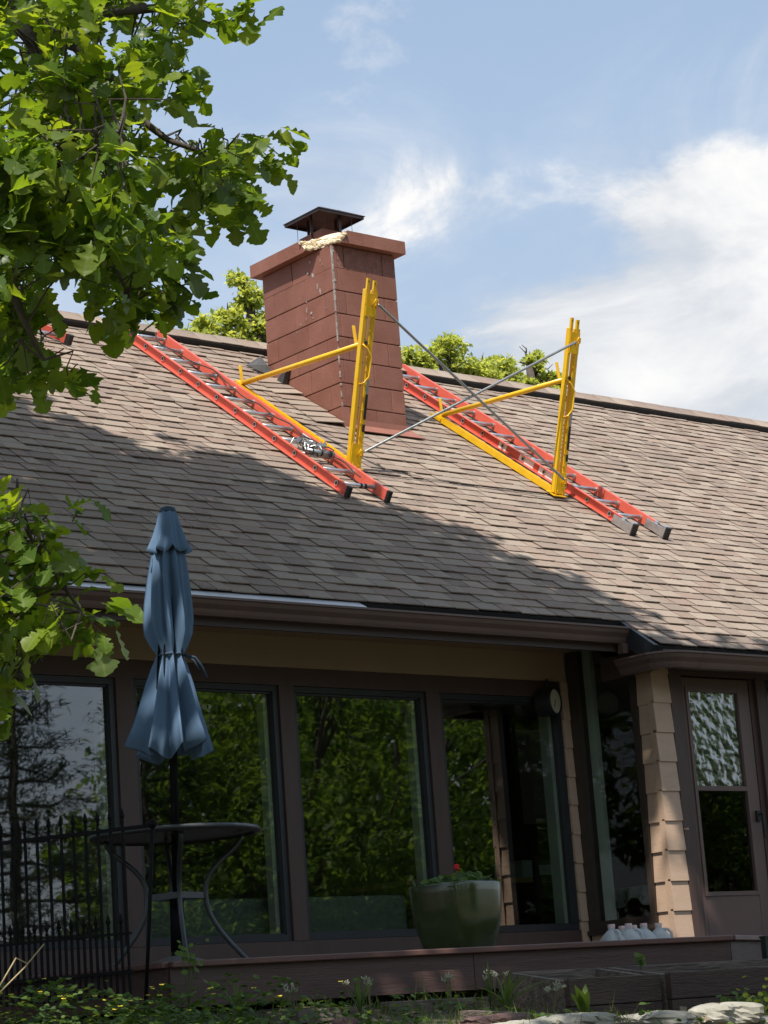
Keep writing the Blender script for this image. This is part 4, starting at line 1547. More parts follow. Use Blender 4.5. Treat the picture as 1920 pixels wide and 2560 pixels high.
# ================================================================== IRON RAILING
FA = np.array([6.43, 9.92, 0.0])               # right end; the railing runs back to the left
FD = np.array([-.447, .894, 0.0])
rl = thing('iron_railing', (6.2, 10.4, 1.9), 'black iron picket railing with spear tips at the left end of the deck', 'railing')
ztop, zlow = 2.715, 2.205


def fpt(t_, z_):
    return FA + FD * t_ + np.array([0, 0, z_])


hp, hb_ = fpt(-.15, 2.715), fpt(-.055, 1.80)
for (zz, t0_, th_) in ((ztop, -.15, .009), (2.02, .0, .008), (zlow, .0, .006)):
    mb = MB()
    mb.bar(fpt(t0_, zz), fpt(1.8, zz), (0, 0, 1), th_, .009)
    build(mb, 'rail', M['black_metal'], rl)


def spear(P_):
    m_ = MB()
    m_.lathe(P_, [(.006, -.004), (.010, .004), (.006, .010), (.008, .020), (.0125, .032), (.009, .050), (.003, .068), (0, .074)], 8)
    return m_


t_ = .02
while t_ < 1.75:
    mb = MB()
    mb.bar(fpt(t_, 1.90), fpt(t_, ztop + .028), FD, .0056, .0056)
    pk = build(mb, 'picket', M['black_metal'], rl)
    build(spear(fpt(t_, ztop + .031)), 'spear_tip', M['black_metal'], pk)
    mb = MB()
    mb.bar(fpt(t_ + .036, 1.90), fpt(t_ + .036, zlow + .026), FD, .0056, .0056)
    pk = build(mb, 'picket', M['black_metal'], rl)
    build(spear(fpt(t_ + .036, zlow + .029)), 'spear_tip', M['black_metal'], pk)
    t_ += .0715
mb = MB()
mb.tube([hb_, hb_ * .5 + hp * .5 + (.004, 0, 0), hp], .0095, 8)
build(mb, 'handrail_post', M['black_metal'], rl, smooth=True)
mb = MB()
mb.lathe(hp - (0, 0, .012), [(.012, 0), (.021, .010), (.024, .022), (.018, .038), (0, .045)], 12)
build(mb, 'ball_cap', M['black_metal'], rl, smooth=True)

# ================================================================== FLOWER POT
pc = np.array([8.99, 10.44, Z_DECK])
pang = math.radians(13)
pt = thing('flower_pot', pc, 'square glazed green flower pot with a red geranium on the deck', 'flower pot')


def sq_ring(z, hw_, n=40, p_=5.0):
    out = []
    for j in range(n):
        a = 2 * math.pi * j / n
        c_, s_ = math.cos(a), math.sin(a)
        r = hw_ / (abs(c_) ** p_ + abs(s_) ** p_) ** (1 / p_)
        x, y = r * c_, r * s_
        out.append((pc[0] + x * math.cos(pang) - y * math.sin(pang), pc[1] + x * math.sin(pang) + y * math.cos(pang), pc[2] + z))
    return out


def ring_mesh(rings, closed_bottom=True, closed_top=False):
    m_ = MB()
    n_ = len(rings[0])
    Fc = [(i * n_ + j, i * n_ + (j + 1) % n_, (i + 1) * n_ + (j + 1) % n_, (i + 1) * n_ + j) for i in range(len(rings) - 1) for j in range(n_)]
    if closed_bottom:
        Fc.append(tuple(range(n_ - 1, -1, -1)))
    if closed_top:
        Fc.append(tuple((len(rings) - 1) * n_ + j for j in range(n_)))
    m_.add([p for r in rings for p in r], Fc)
    return m_


pot = ring_mesh([sq_ring(z, w_) for z, w_ in ((0.003, .118), (.03, .134), (.12, .174), (.24, .202), (.34, .213), (.42, .217), (.462, .220), (.470, .217), (.468, .204), (.43, .190), (.40, .188))])
build(pot, 'pot', M['pot'], pt, smooth=True)
build(ring_mesh([sq_ring(.415, .188), sq_ring(.42, .10)], False, True), 'soil', M['soil'], pt)


def leaf_disc(mb, c, r, nrm, up=None, n=8, cup=.25, lobes=0):
    nrm = np.asarray(nrm, float)
    nrm = nrm / np.linalg.norm(nrm)
    a_ = np.cross(nrm, (0.3, .2, 1.0))
    a_ = a_ / (np.linalg.norm(a_) + 1e-9)
    b_ = np.cross(nrm, a_)
    V = [np.asarray(c) - nrm * r * cup]
    for j in range(n):
        th = 2 * math.pi * j / n
        q = r * (1 + (.14 * math.cos(lobes * th) if lobes else 0))
        V.append(np.asarray(c) + q * (math.cos(th) * a_ + math.sin(th) * b_))
    mb.add(V, [(0, 1 + j, 1 + (j + 1) % n) for j in range(n)])


rp_ = random.Random(8)
ger = thing('geranium', pc + (0, 0, .42), 'leafy geranium with one red bloom growing in the green pot', 'plant')
fo, stm = MB(), MB()
for i in range(150):
    u_, v_ = rp_.uniform(-.19, .19), rp_.uniform(-.19, .19)
    x = pc[0] + u_ * math.cos(pang) - v_ * math.sin(pang)
    y = pc[1] + u_ * math.sin(pang) + v_ * math.cos(pang)
    z = pc[2] + .43 + rp_.uniform(0, .085) * (1.2 - (u_ * u_ + v_ * v_) * 8)
    fo.mi = rp_.randrange(3)
    leaf_disc(fo, (x, y, z), rp_.uniform(.016, .032), (rp_.uniform(-.8, .8), rp_.uniform(-1.2, .4), rp_.uniform(.3, 1)), lobes=5)
    if i % 3 == 0:
        stm.tube([(x * .8 + pc[0] * .2, y * .8 + pc[1] * .2, pc[2] + .405), (x, y, z)], .0025, 4)
build(fo, 'foliage', M['cover'], ger)
build(stm, 'stems', M['twig'], ger)
fp = onY((1142, 2168), pc[1])
mb = MB()
mb.tube([pc + (-.02, 0, .42), (fp[0], pc[1], fp[2] - .02)], .003, 5)
build(mb, 'flower_stem', M['twig'], ger)
mb = MB()
for i in range(16):
    d = np.array([rp_.gauss(0, 1), rp_.gauss(0, 1), rp_.gauss(.3, .8)])
    d /= np.linalg.norm(d)
    leaf_disc(mb, np.array([fp[0], pc[1], fp[2]]) + d * .016, .011, d, n=6, cup=.3)
build(mb, 'bloom', M['flower_red'], ger)

# ================================================================== MILK JUGS
def jug(x, y, rot, label):
    c = np.array([x, y, Z_DECK])
    t = thing('plastic_jug', c, label, 'jug', 'plastic jugs by the porch corner')
    h_ = .255

    def ring(z, w_, n_=20, p_=4.0):
        out = []
        for j in range(n_):
            a = 2 * math.pi * j / n_
            c_, s_ = math.cos(a), math.sin(a)
            r = w_ / (abs(c_) ** p_ + abs(s_) ** p_) ** (1 / p_)
            out.append((x + r * math.cos(a + rot), y + r * math.sin(a + rot), Z_DECK + z))
        return out

    body = ring_mesh([ring(.002, .068), ring(.015, .074), ring(.08, .076), ring(.14, .076), ring(.165, .071, p_=3), ring(.190, .055, p_=2.4), ring(.212, .034, p_=2), ring(.222, .0225, p_=2), ring(.238, .0225, p_=2)], True, True)
    build(body, 'body', M['jug'], t, smooth=True)
    mb = MB()
    mb.lathe((x, y, Z_DECK + .234), [(.0245, 0), (.0245, .020), (.022, .023), (0, .0235)], 14)
    build(mb, 'cap', M['jug_cap'], t)
    e = np.array([math.cos(rot), math.sin(rot), 0])
    mb = MB()
    mb.tube([c + e * .028 + (0, 0, .213), c + e * .060 + (0, 0, .212), c + e * .082 + (0, 0, .19), c + e * .085 + (0, 0, .14), c + e * .074 + (0, 0, .10)], .0105, 8)
    build(mb, 'handle', M['jug'], t, smooth=True)


YJ = 11.30
jl = ['leftmost milky plastic jug, standing apart from the others on the deck', 'milky plastic jug behind the second jug, only its cap and shoulder showing', 'milky plastic jug in front, second full one from the left',
      'milky plastic jug tucked behind the front one on its right', 'milky plastic jug second from the right end of the row', 'rightmost milky plastic jug with its handle towards the porch column']
for (px_, yj, rot), lb in zip(((1530, 11.26, 4.6), (1556, 11.50, 2.5), (1573, 11.24, 5.6), (1585, 11.46, 5.7), (1611, 11.28, 3.3), (1648, 11.30, 5.7)), jl):
    jug(onY((px_, 2335), yj)[0], yj, rot, lb)

# ================================================================== WALL CLOCK
ck_c = onY((1386, 1753), 12.70)
cn = np.array([.34, -.92, .0])
cn /= np.linalg.norm(cn)
clk = thing('hanging_clock', ck_c, 'round black double-sided clock with a cream dial hung beside the last window', 'clock')
mb = MB()
mb.lathe(ck_c - cn * .12, [(.100, 0), (.105, .01), (.105, .125), (.100, .135), (.092, .135), (.090, .122)], 32, ax=cn)
build(mb, 'case', M['black'], clk, smooth=False)
mb = MB()
mb.lathe(ck_c + cn * .004, [(.0895, 0), (.0895, .002)], 32, ax=cn)
build(mb, 'dial', M['clock_face'], clk)
cr3 = np.cross((0, 0, 1), cn)
for (an, ln, wd) in ((math.radians(-28), .050, .004), (math.radians(150), .012, .004)):
    mb = MB()
    dd = math.sin(an) * cr3 - math.cos(an) * np.array([0, 0, 1.])
    mb.bar(ck_c + cn * .0085, ck_c + cn * .0085 + dd * ln, np.cross(dd, cn), wd, .001)
    build(mb, 'clock_hand', M['black'], clk)
mb = MB()
mb.tube([ck_c - cn * .05 + (0, 0, .105), ck_c - cn * .05 + (0, 0, .17)], .012, 8)
mb.tube([ck_c - cn * .05 + (0, 0, .150), ck_c + (.06, .03, .145), ck_c + (.12, .07, .10), ck_c + (.145, .09, .03)], .009, 8)
build(mb, 'bracket', M['black'], clk)

# ================================================================== THINGS INSIDE THE ROOM
sf_ = thing('sofa', (9.6, 13.6, 1.98), 'low grey-green sofa back standing just inside the middle windows', 'sofa')
mb = MB()
mb.box(8.5, 10.78, 13.05, 13.22, 1.981, 2.60)
build(mb, 'backrest', M['sofa'], sf_, bevel=.03)
mb = MB()
mb.box(8.5, 10.78, 13.221, 13.9, 1.981, 2.38)
build(mb, 'seat', M['sofa'], sf_, bevel=.03)
ta, tb_ = onY((1090, 2200), 14.3), onY((1402, 2196), 14.3)
dt = thing('dining_table', ((ta[0] + tb_[0]) / 2, 14.6, 1.98), 'honey-coloured wooden table seen through the last window', 'table')
mb = MB()
mb.box(ta[0] - .3, tb_[0] + .2, 14.3, 15.0, ta[2] - .035, ta[2] + .01)
build(mb, 'table_top', M['wood_yellow'], dt)
for xx in (ta[0] - .2, tb_[0] + .1):
    for yy in (14.38, 14.9):
        mb = MB()
        mb.box(xx - .03, xx + .03, yy - .03, yy + .03, 1.981, ta[2] - .036)
        build(mb, 'leg', M['interior_trim'], dt)
bx0, bx1 = onY((1297, 2180), 14.45), onY((1392, 2180), 14.45)
mb = MB()
mb.box(bx0[0], bx1[0], 14.40, 14.75, ta[2] + .012, ta[2] + .135)
mb.box(bx0[0] - .012, bx1[0] + .012, 14.39, 14.76, ta[2] + .1355, ta[2] + .155)
o = build(mb, 'storage_box', M['box_green'], base=(bx0[0], 14.5, ta[2]), bevel=.006)
tag(o, 'pale green lidded box on the honey-coloured table inside', 'box')
ch = thing('dining_chair', (bx0[0] - .25, 14.15, 1.98), 'dark ladder-back chair in front of the table behind the last window', 'chair')
cxx = bx0[0] - .25
for dx_ in (-.19, .19):
    for dy_ in (0, .36):
        mb = MB()
        mb.box(cxx + dx_ - .018, cxx + dx_ + .018, 13.75 + dy_, 13.786 + dy_, 1.981, 2.93 if dy_ == 0 else 2.42)
        build(mb, 'leg', M['interior_trim'], ch)
mb = MB()
mb.box(cxx - .21, cxx + .21, 13.74, 14.16, 2.421, 2.455)
build(mb, 'seat', M['interior_trim'], ch)
for zz in (2.60, 2.73, 2.86):
    mb = MB()
    mb.box(cxx - .17, cxx + .17, 13.757, 13.775, zz, zz + .05)
    build(mb, 'slat', M['interior_trim'], ch)
c0, c1 = onX((1520, 2235), 13.2), onX((1632, 2212), 13.2)
tc_ = thing('covered_table', (13.3, (c0[1] + c1[1]) / 2, 1.98), 'small table under a white patterned cloth behind the narrow side window', 'table')
mb = MB()
mb.box(13.05, 13.75, c1[1] - .15, c0[1] + .15, c0[2] - .01, c0[2] + .015)
build(mb, 'table_top', M['interior_trim'], tc_)
mb = MB()
V, Fc = [], []
yy = np.linspace(c1[1] - .16, c0[1] + .16, 30)
for i, y in enumerate(yy):
    wv_ = .014 * math.sin(i * 1.3)
    V += [(13.04 + wv_ * .4, y, c0[2] + .017), (13.025 + wv_, y, c0[2] - .10 - .035 * math.sin(i * .62)), (13.75, y, c0[2] + .017)]
for i in range(len(yy) - 1):
    Fc += [(3 * i, 3 * i + 1, 3 * i + 4, 3 * i + 3), (3 * i, 3 * i + 3, 3 * i + 5, 3 * i + 2)]
mb.add(V, Fc)
build(mb, 'cloth', M['cloth_white'], tc_)
for dy_ in (c1[1] - .1, c0[1] + .1):
    mb = MB()
    mb.box(13.35, 13.40, dy_ - .02, dy_ + .02, 1.981, c0[2] - .011)
    build(mb, 'leg', M['interior_trim'], tc_)

# ================================================================== TREES
OAK_HALF = [(0.0, .012), (.10, .022), (.17, .10), (.23, .185), (.28, .17), (.32, .085), (.37, .075), (.43, .20), (.49, .285), (.53, .25), (.57, .155), (.62, .17),
            (.68, .315), (.73, .345), (.775, .275), (.82, .295), (.87, .235), (.92, .195), (.96, .10), (1.0, .0)]
OAK_LITE = [(0.0, .01), (.22, .17), (.36, .08), (.50, .27), (.60, .16), (.72, .33), (.86, .24), (1.0, .0)]


def leaf_template(half, fold=.28, droop=.22, wave=.03, seed=0):
    rn = random.Random(seed)
    V, Fc = [], []
    for i, (t, w_) in enumerate(half):
        z = -droop * t * t + .06 * math.sin(3 * t + seed)
        wl_, wr_ = w_ * rn.uniform(.88, 1.12), w_ * rn.uniform(.88, 1.12)
        V += [(-wl_, t, z + fold * wl_ + rn.uniform(-wave, wave)), (0, t, z), (wr_, t, z + fold * wr_ + rn.uniform(-wave, wave))]
    for i in range(len(half) - 1):
        a = 3 * i
        Fc += [(a, a + 1, a + 4, a + 3), (a + 1, a + 2, a + 5, a + 4)]
    return np.array(V), np.array(Fc)


OAK_T = [leaf_template(OAK_HALF, f, d, .02, i) for i, (f, d) in enumerate(((.30, .25), (.10, .45), (.45, .10), (-.15, .30)))]
OAK_L = [leaf_template(OAK_LITE, f, d, .02, i + 9) for i, (f, d) in enumerate(((.30, .25), (.05, .40)))]


def frame_from(y, zhint):
    y = y / np.linalg.norm(y)
    x = np.cross(y, zhint)
    x = x / (np.linalg.norm(x) + 1e-9)
    z = np.cross(x, y)
    return np.stack([x, y, z], 1)


def frames_np(y, zh, size):
    """(n,3) leaf directions and face hints -> (n,3,3) scaled frames"""
    y = y / np.linalg.norm(y, axis=1, keepdims=True)
    x = np.cross(y, zh)
    x = x / (np.linalg.norm(x, axis=1, keepdims=True) + 1e-9)
    z = np.cross(x, y)
    return np.stack([x, y, z], 2) * size


def sun_shadow_px(P):
    """where the shadow of P lands on the front roof slope, as a photo pixel (nan if it misses)"""
    t = -(RN @ (P - RB)) / (RN @ SUN)
    Q = P + SUN * t
    s = (Q - RB) @ RU
    if t < 0 or s < S_WING or s > S_RIDGE + .1:
        return None
    return proj(Q)


SH_X = [-400, 0, 120, 350, 460, 560, 700, 810, 960, 1040, 1160, 1330, 1450, 1560, 1680, 1800, 1830, 3000]
SH_Y = [880, 985, 1000, 1110, 1150, 1115, 1170, 1225, 1250, 1275, 1308, 1390, 1450, 1510, 1585, 1615, 4000, 4000]


def shades_wrong(P, margin=25):
    q = sun_shadow_px(P)
    return q is not None and q[1] < np.interp(q[0], SH_X, SH_Y) + margin


def in_poly(p, poly):
    x, y = p
    c = False
    j = len(poly) - 1
    for i in range(len(poly)):
        xi, yi = poly[i]
        xj, yj = poly[j]
        if (yi > y) != (yj > y) and x < (xj - xi) * (y - yi) / (yj - yi) + xi:
            c = not c
        j = i
    return c


UPPER = [(-150, -150), (650, -150), (632, 50), (570, 90), (490, 110), (440, 150), (470, 200), (530, 225), (490, 265), (520, 320), (600, 325), (690, 320), (770, 370), (765, 430), (700, 470),
         (650, 520), (620, 590), (545, 560), (500, 590), (500, 660), (520, 740), (480, 800), (445, 850), (400, 870), (320, 890), (270, 870), (235, 800), (210, 770), (205, 700), (155, 690), (140, 760), (190, 860), (180, 950), (90, 1000), (-150, 1040)]
LOWER = [(-150, 1225), (60, 1240), (130, 1255), (210, 1262), (205, 1300), (160, 1330), (215, 1400), (225, 1470), (262, 1570), (215, 1560), (165, 1600), (130, 1660), (85, 1690), (45, 1760), (25, 1850), (-150, 1880)]

oak = thing('oak_tree', (3.0, 8.4, gz(3.0, 8.4) - .05), 'large oak with lobed leaves hanging into the left side of the view', 'tree')
ro = random.Random(31)
trunk = MB()
tp = np.array([3.0, 8.4, gz(3.0, 8.4) - .1])
crown_c = np.array([6.1, 9.3, 10.7])
trunk.tube([tp, tp + (.05, .05, 1.2), tp + (.2, .1, 3.2), tp + (.45, .2, 5.2), tp + (.9, .35, 7.0)], [.36, .29, .26, .23, .18], 14)
build(trunk, 'trunk', M['bark'], oak, smooth=True)
fork = tp + np.array([.3, .12, 4.0])
fork_hi = tp + np.array([.9, .35, 7.0])
limbs = []


def limb(name, pts, radii, n=8):
    mb = MB()
    mb.tube(pts, radii, n)
    limbs.append([np.asarray(p, float) for p in pts])
    return build(mb, name, M['bark'], oak, smooth=True)


# limbs in view, drawn along the photograph's branches at about eleven metres
limb('limb', [fork, atd((-250, -40), 10.6), atd((30, 18), 10.6), atd((90, 70), 10.6), atd((190, 110), 10.5), atd((270, 190), 10.4), atd((340, 290), 10.3), atd((420, 350), 10.2), atd((560, 400), 10.1)],
     [.13, .08, .055, .045, .036, .028, .02, .014, .006])
limb('limb', [atd((30, 18), 10.6), atd((80, 110), 10.45), atd((130, 200), 10.3), atd((155, 240), 10.2), atd((210, 420), 9.9), atd((260, 600), 9.7), atd((330, 760), 9.6)], [.035, .03, .026, .022, .014, .01, .006])
limb('limb', [fork, atd((-260, 420), 9.6), atd((-30, 520), 9.4), atd((90, 480), 9.3), atd((190, 400), 9.2), atd((300, 330), 9.1)], [.10, .05, .03, .022, .014, .006])
limb('limb', [atd((90, 70), 10.6), atd((250, 30), 10.7), atd((400, 20), 10.8), atd((520, 60), 10.9), atd((600, 50), 10.9)], [.035, .028, .02, .012, .006])
limb('limb', [fork, atd((-220, 620), 9.5), atd((20, 700), 9.3), atd((60, 800), 9.2), atd((110, 900), 9.2)], [.09, .04, .022, .014, .006])
limb('limb', [tp + np.array([.2, .1, 3.0]), atd((-240, 1240), 9.5), atd((-20, 1300), 9.3), atd((80, 1370), 9.2), atd((150, 1450), 9.1), atd((210, 1540), 9.0)], [.08, .04, .022, .014, .010, .005])
limb('limb', [atd((-240, 1240), 9.5), atd((-40, 1480), 9.4), atd((30, 1600), 9.3), atd((60, 1700), 9.3)], [.03, .018, .01, .005])
# limbs above the frame that carry the shading crown
for k in range(9):
    a = 2 * math.pi * k / 9 + .3
    end = crown_c + np.array([math.cos(a) * 3.9, math.sin(a) * 3.9, ro.uniform(-.6, 1.2)])
    midp = fork_hi * .5 + end * .5 + (0, 0, .35)
    if shades_wrong(end, 0):
        end = end * .6 + crown_c * .4
    limb('limb', [fork_hi, midp, end], [.10, .06, .02])

view_leaves, shade_leaves, twigs = [], [], MB()


def nearest_limb(P):
    best, bp = 1e9, None
    for L in limbs[:7]:
        for i in range(1, len(L) - 1):
            for t in np.linspace(0, 1, 9):
                q = L[i] * (1 - t) + L[i + 1] * t
                d = np.linalg.norm(q - P)
                if d < best:
                    best, bp = d, q
    return bp, best


def oak_clump(P, out, n, size, spread, store, lite=False):
    """a shoot with leaves radiating round its tip"""
    for i in range(n):
        d = out * ro.uniform(.1, .9) + np.array([ro.gauss(0, 1), ro.gauss(0, 1), ro.gauss(-.25, .7)]) * .8
        d /= np.linalg.norm(d)
        zh = np.array([ro.gauss(-.15, .5), ro.gauss(-.2, .5), 1.0])
        R3 = frame_from(d, zh)
        L = size * ro.uniform(.62, 1.25)
        pos = P + np.array([ro.gauss(0, 1), ro.gauss(0, 1), ro.gauss(0, .8)]) * spread - d * L * .15
        store.append((R3 * L, pos))


def sample_region(poly, n_clump, dist_lo, dist_hi, per, size, tw=True):
    xs_ = [p[0] for p in poly]
    ys_ = [p[1] for p in poly]
    got = 0
    while got < n_clump:
        p = (ro.uniform(min(xs_), max(xs_)), ro.uniform(min(ys_), max(ys_)))
        if not in_poly(p, poly):
            continue
        # keep the centre a little inside the outline
        if not all(in_poly((p[0] + dx, p[1] + dy), poly) for dx, dy in ((58, 0), (-40, 0), (0, 60), (0, -30))):
            if ro.random() < .93:
                continue
        # a few openings in the foliage
        if any((p[0] - a) ** 2 + (p[1] - b) ** 2 < r * r for a, b, r in GAPS):
            if ro.random() < .9:
                continue
        P = atd(p, ro.uniform(dist_lo, dist_hi))
        lb, dist = nearest_limb(P)
        out = P - lb
        out = out / (np.linalg.norm(out) + 1e-6)
        oak_clump(P, out, per, size, .045, view_leaves)
        if tw and dist < .42:
            m1 = lb * .66 + P * .34 + np.array([ro.gauss(0, .05), ro.gauss(0, .05), ro.gauss(.05, .05)])
            m2 = lb * .33 + P * .67 + np.array([ro.gauss(0, .05), ro.gauss(0, .05), ro.gauss(.05, .05)])
            twigs.tube([lb, m1, m2, P], [.006, .0045, .0035, .002], 5, cap=False)
        else:
            twigs.tube([P - out * .08 + (0, 0, .02), P], [.003, .002], 5, cap=False)
        got += 1


GAPS = [(345, 40, 38), (205, 205, 22), (372, 250, 26), (300, 400, 30), (175, 725, 40), (120, 690, 35), (380, 560, 22), (60, 660, 24)]
sample_region(UPPER, 310, 9.2, 11.3, 7, .126)
sample_region([(-150, 330), (270, 330), (420, 420), (400, 620), (300, 700), (-150, 720)], 60, 8.8, 9.4, 7, .138)
sample_region(LOWER, 60, 8.9, 9.5, 7, .132)
for (x, y) in ((480, 205), (505, 235), (685, 375), (700, 405), (670, 425), (620, 20), (640, 60), (215, 1275), (250, 1550), (265, 1590), (225, 1440), (205, 1575), (180, 945), (590, 560), (25, 1800), (40, 800), (85, 830), (120, 850), (110, 800), (60, 860), (140, 900), (40, 920), (95, 930), (20, 960), (75, 780), (470, 690), (480, 730), (435, 770), (410, 790), (300, 815), (320, 780), (400, 740), (450, 620), (560, 500), (590, 470), (520, 430), (470, 180), (560, 60)):
    P = atd((x - 12, y - 8), 9.8 if y < 1100 else 9.05)
    lb, dist = nearest_limb(P)
    o_ = P - lb
    oak_clump(P, o_ / np.linalg.norm(o_), 5, .14, .03, view_leaves)
    twigs.tube([P - o_ / np.linalg.norm(o_) * .07, P], [.003, .002], 5, cap=False)
build(twigs, 'twigs', M['bark'], oak)['kind'] = 'stuff'

# crown above the frame: shoots all through a flattened dome
cnt = 0
tries = 0
CHP = [np.array([12.15 + a, 15.1 + b, z]) for a in (0, .7) for b in (0, .5, 1.0) for z in (6.9, 7.5, 8.1, 8.5)]
SUNNY = [(c_, .42) for c_ in CHP] + [(c_, .38) for c_ in (ax(3.50) + (-.05, -.1, 0), ax(3.30) + (.05, -.15, 0), ax(3.28) + (-.16, -.08, 0), ax(3.82) + (-.05, -.05, 0), onY((690, 2470), 9.9), onY((1060, 2470), 9.85), onX((1645, 2210), XC), onY((200, 2490), 9.3), onY((420, 2500), 9.3), onY((900, 2530), 9.2), onY((1330, 2530), 8.7), onY((1800, 2530), 8.2))] + [(atd((110, 560), 9.0), 1.3), (atd((60, 420), 9.2), 1.0), (atd((330, 380), 9.6), .9), (atd((250, 650), 9.4), .8), (atd((420, 700), 9.6), .5), (atd((100, 1450), 9.1), .9), (atd((100, 900), 9.3), .7)]
SUN_C, SUN_R = np.array([c_ for c_, r_ in SUNNY]), np.array([r_ for c_, r_ in SUNNY])
while cnt < 3600 and tries < 90000:
    tries += 1
    d = np.array([ro.gauss(0, 1), ro.gauss(0, 1), ro.gauss(0, 1)])
    d /= np.linalg.norm(d)
    P = crown_c + d * np.array([5.6, 5.8, 2.3]) * (ro.random() ** .42)
    if shades_wrong(P):
        continue
    dv = SUN_C - P
    if ((np.linalg.norm(dv - np.outer(dv @ SUN, SUN), axis=1) < SUN_R) & (SUN_R < .43)).any():
        continue
    if (np.linalg.norm(dv - np.outer(dv @ SUN, SUN), axis=1) < SUN_R).any() and ro.random() < .88:
        continue
    q = proj(P)
    if (P - CAM) @ CM[2] > 0 and -120 < q[0] < 2040 and -140 < q[1] < 2700:
        continue
    oak_clump(P, d, 8, .235, .14, shade_leaves)
    cnt += 1

view_leaves.sort(key=lambda m: 0)
# the 300 leaves that show largest: near, broadside and inside the frame
sc = []
for (R3, pos) in view_leaves:
    tip = pos + R3[:, 1] * .55
    q = proj(tip)
    L = np.linalg.norm(R3[:, 1])
    face = abs(R3[:, 2] @ (tip - CAM)) / (np.linalg.norm(R3[:, 2]) * np.linalg.norm(tip - CAM))
    ok = 5 < q[0] < 1900 and 5 < q[1] < 2500
    dist = np.linalg.norm(tip - CAM)
    sc.append((L * L * face / dist ** 2) * (1.6 if dist < 9.7 else 1.0) if ok else 0.0)
big = set(sorted(range(len(sc)), key=lambda i: -sc[i])[:300])
leaf_meshes = {}
for t in range(len(OAK_T)):
    for ci in range(5):
        me = fast_mesh('leaf', OAK_T[t][0], OAK_T[t][1], [M['oak'][ci]], smooth=True, edge=np.tile([1., 0., 1.], len(OAK_T[t][0]) // 3))
        leaf_meshes[t, ci] = me
groups_ = {}
for i, (R3, pos) in enumerate(view_leaves):
    t, ci = ro.randrange(len(OAK_T)), ro.choice((0, 0, 1, 1, 2, 3, 3, 4))
    if i in big:
        o = bpy.data.objects.new('leaf', leaf_meshes[t, ci])
        link(o, oak)
        m4 = Matrix.Identity(4)
        lp = pos - BASE[oak]
        for a in range(3):
            for b in range(3):
                m4[a][b] = R3[a, b]
            m4[a][3] = lp[a]
        o.matrix_local = m4
    else:
        groups_.setdefault(t, []).append((np.concatenate([R3, (pos - BASE[oak])[:, None]], 1), ci))


def crown_mesh(name, groups, templates, mats, parent):
    Vs, Fs, Ms = [], [], []
    k = 0
    for t, lst in groups.items():
        A = np.array([a for a, c in lst])
        V, Fc = scatter(templates[t][0], templates[t][1], A)
        Vs.append(V)
        Fs.append(Fc + k)
        Ms.append(np.repeat([c for a, c in lst], len(templates[t][1])))
        k += len(V)
    me = fast_mesh(name, np.concatenate(Vs), np.concatenate(Fs), mats, np.concatenate(Ms), edge=np.tile([1., 0., 1.], k // 3))
    o = bpy.data.objects.new(name, me)
    link(o, parent)
    BASE[o] = BASE[parent]
    return o


crown_mesh('crown', groups_, OAK_T, M['oak'], oak)['kind'] = 'stuff'
groups_ = {}
for (R3, pos) in shade_leaves:
    groups_.setdefault(ro.randrange(2), []).append((np.concatenate([R3, (pos - BASE[oak])[:, None]], 1), ro.randrange(5)))
crown_mesh('upper_crown', groups_, OAK_L, M['oak'], oak)['kind'] = 'stuff'

def card_crown(lst, mats, parent):
    A = np.concatenate(lst)
    V, Fc = scatter(DIAMOND[0], DIAMOND[1], A)
    o = bpy.data.objects.new('crown', fast_mesh('crown', V, Fc, mats, rng.integers(0, len(mats), len(A))))
    link(o, parent)
    BASE[o] = BASE[parent]
    return o


DIAMOND = (np.array([(0, 0, 0), (.30, .45, .07), (0, 1, -.05), (-.30, .45, .07)]), np.array([(0, 1, 2, 3)]))


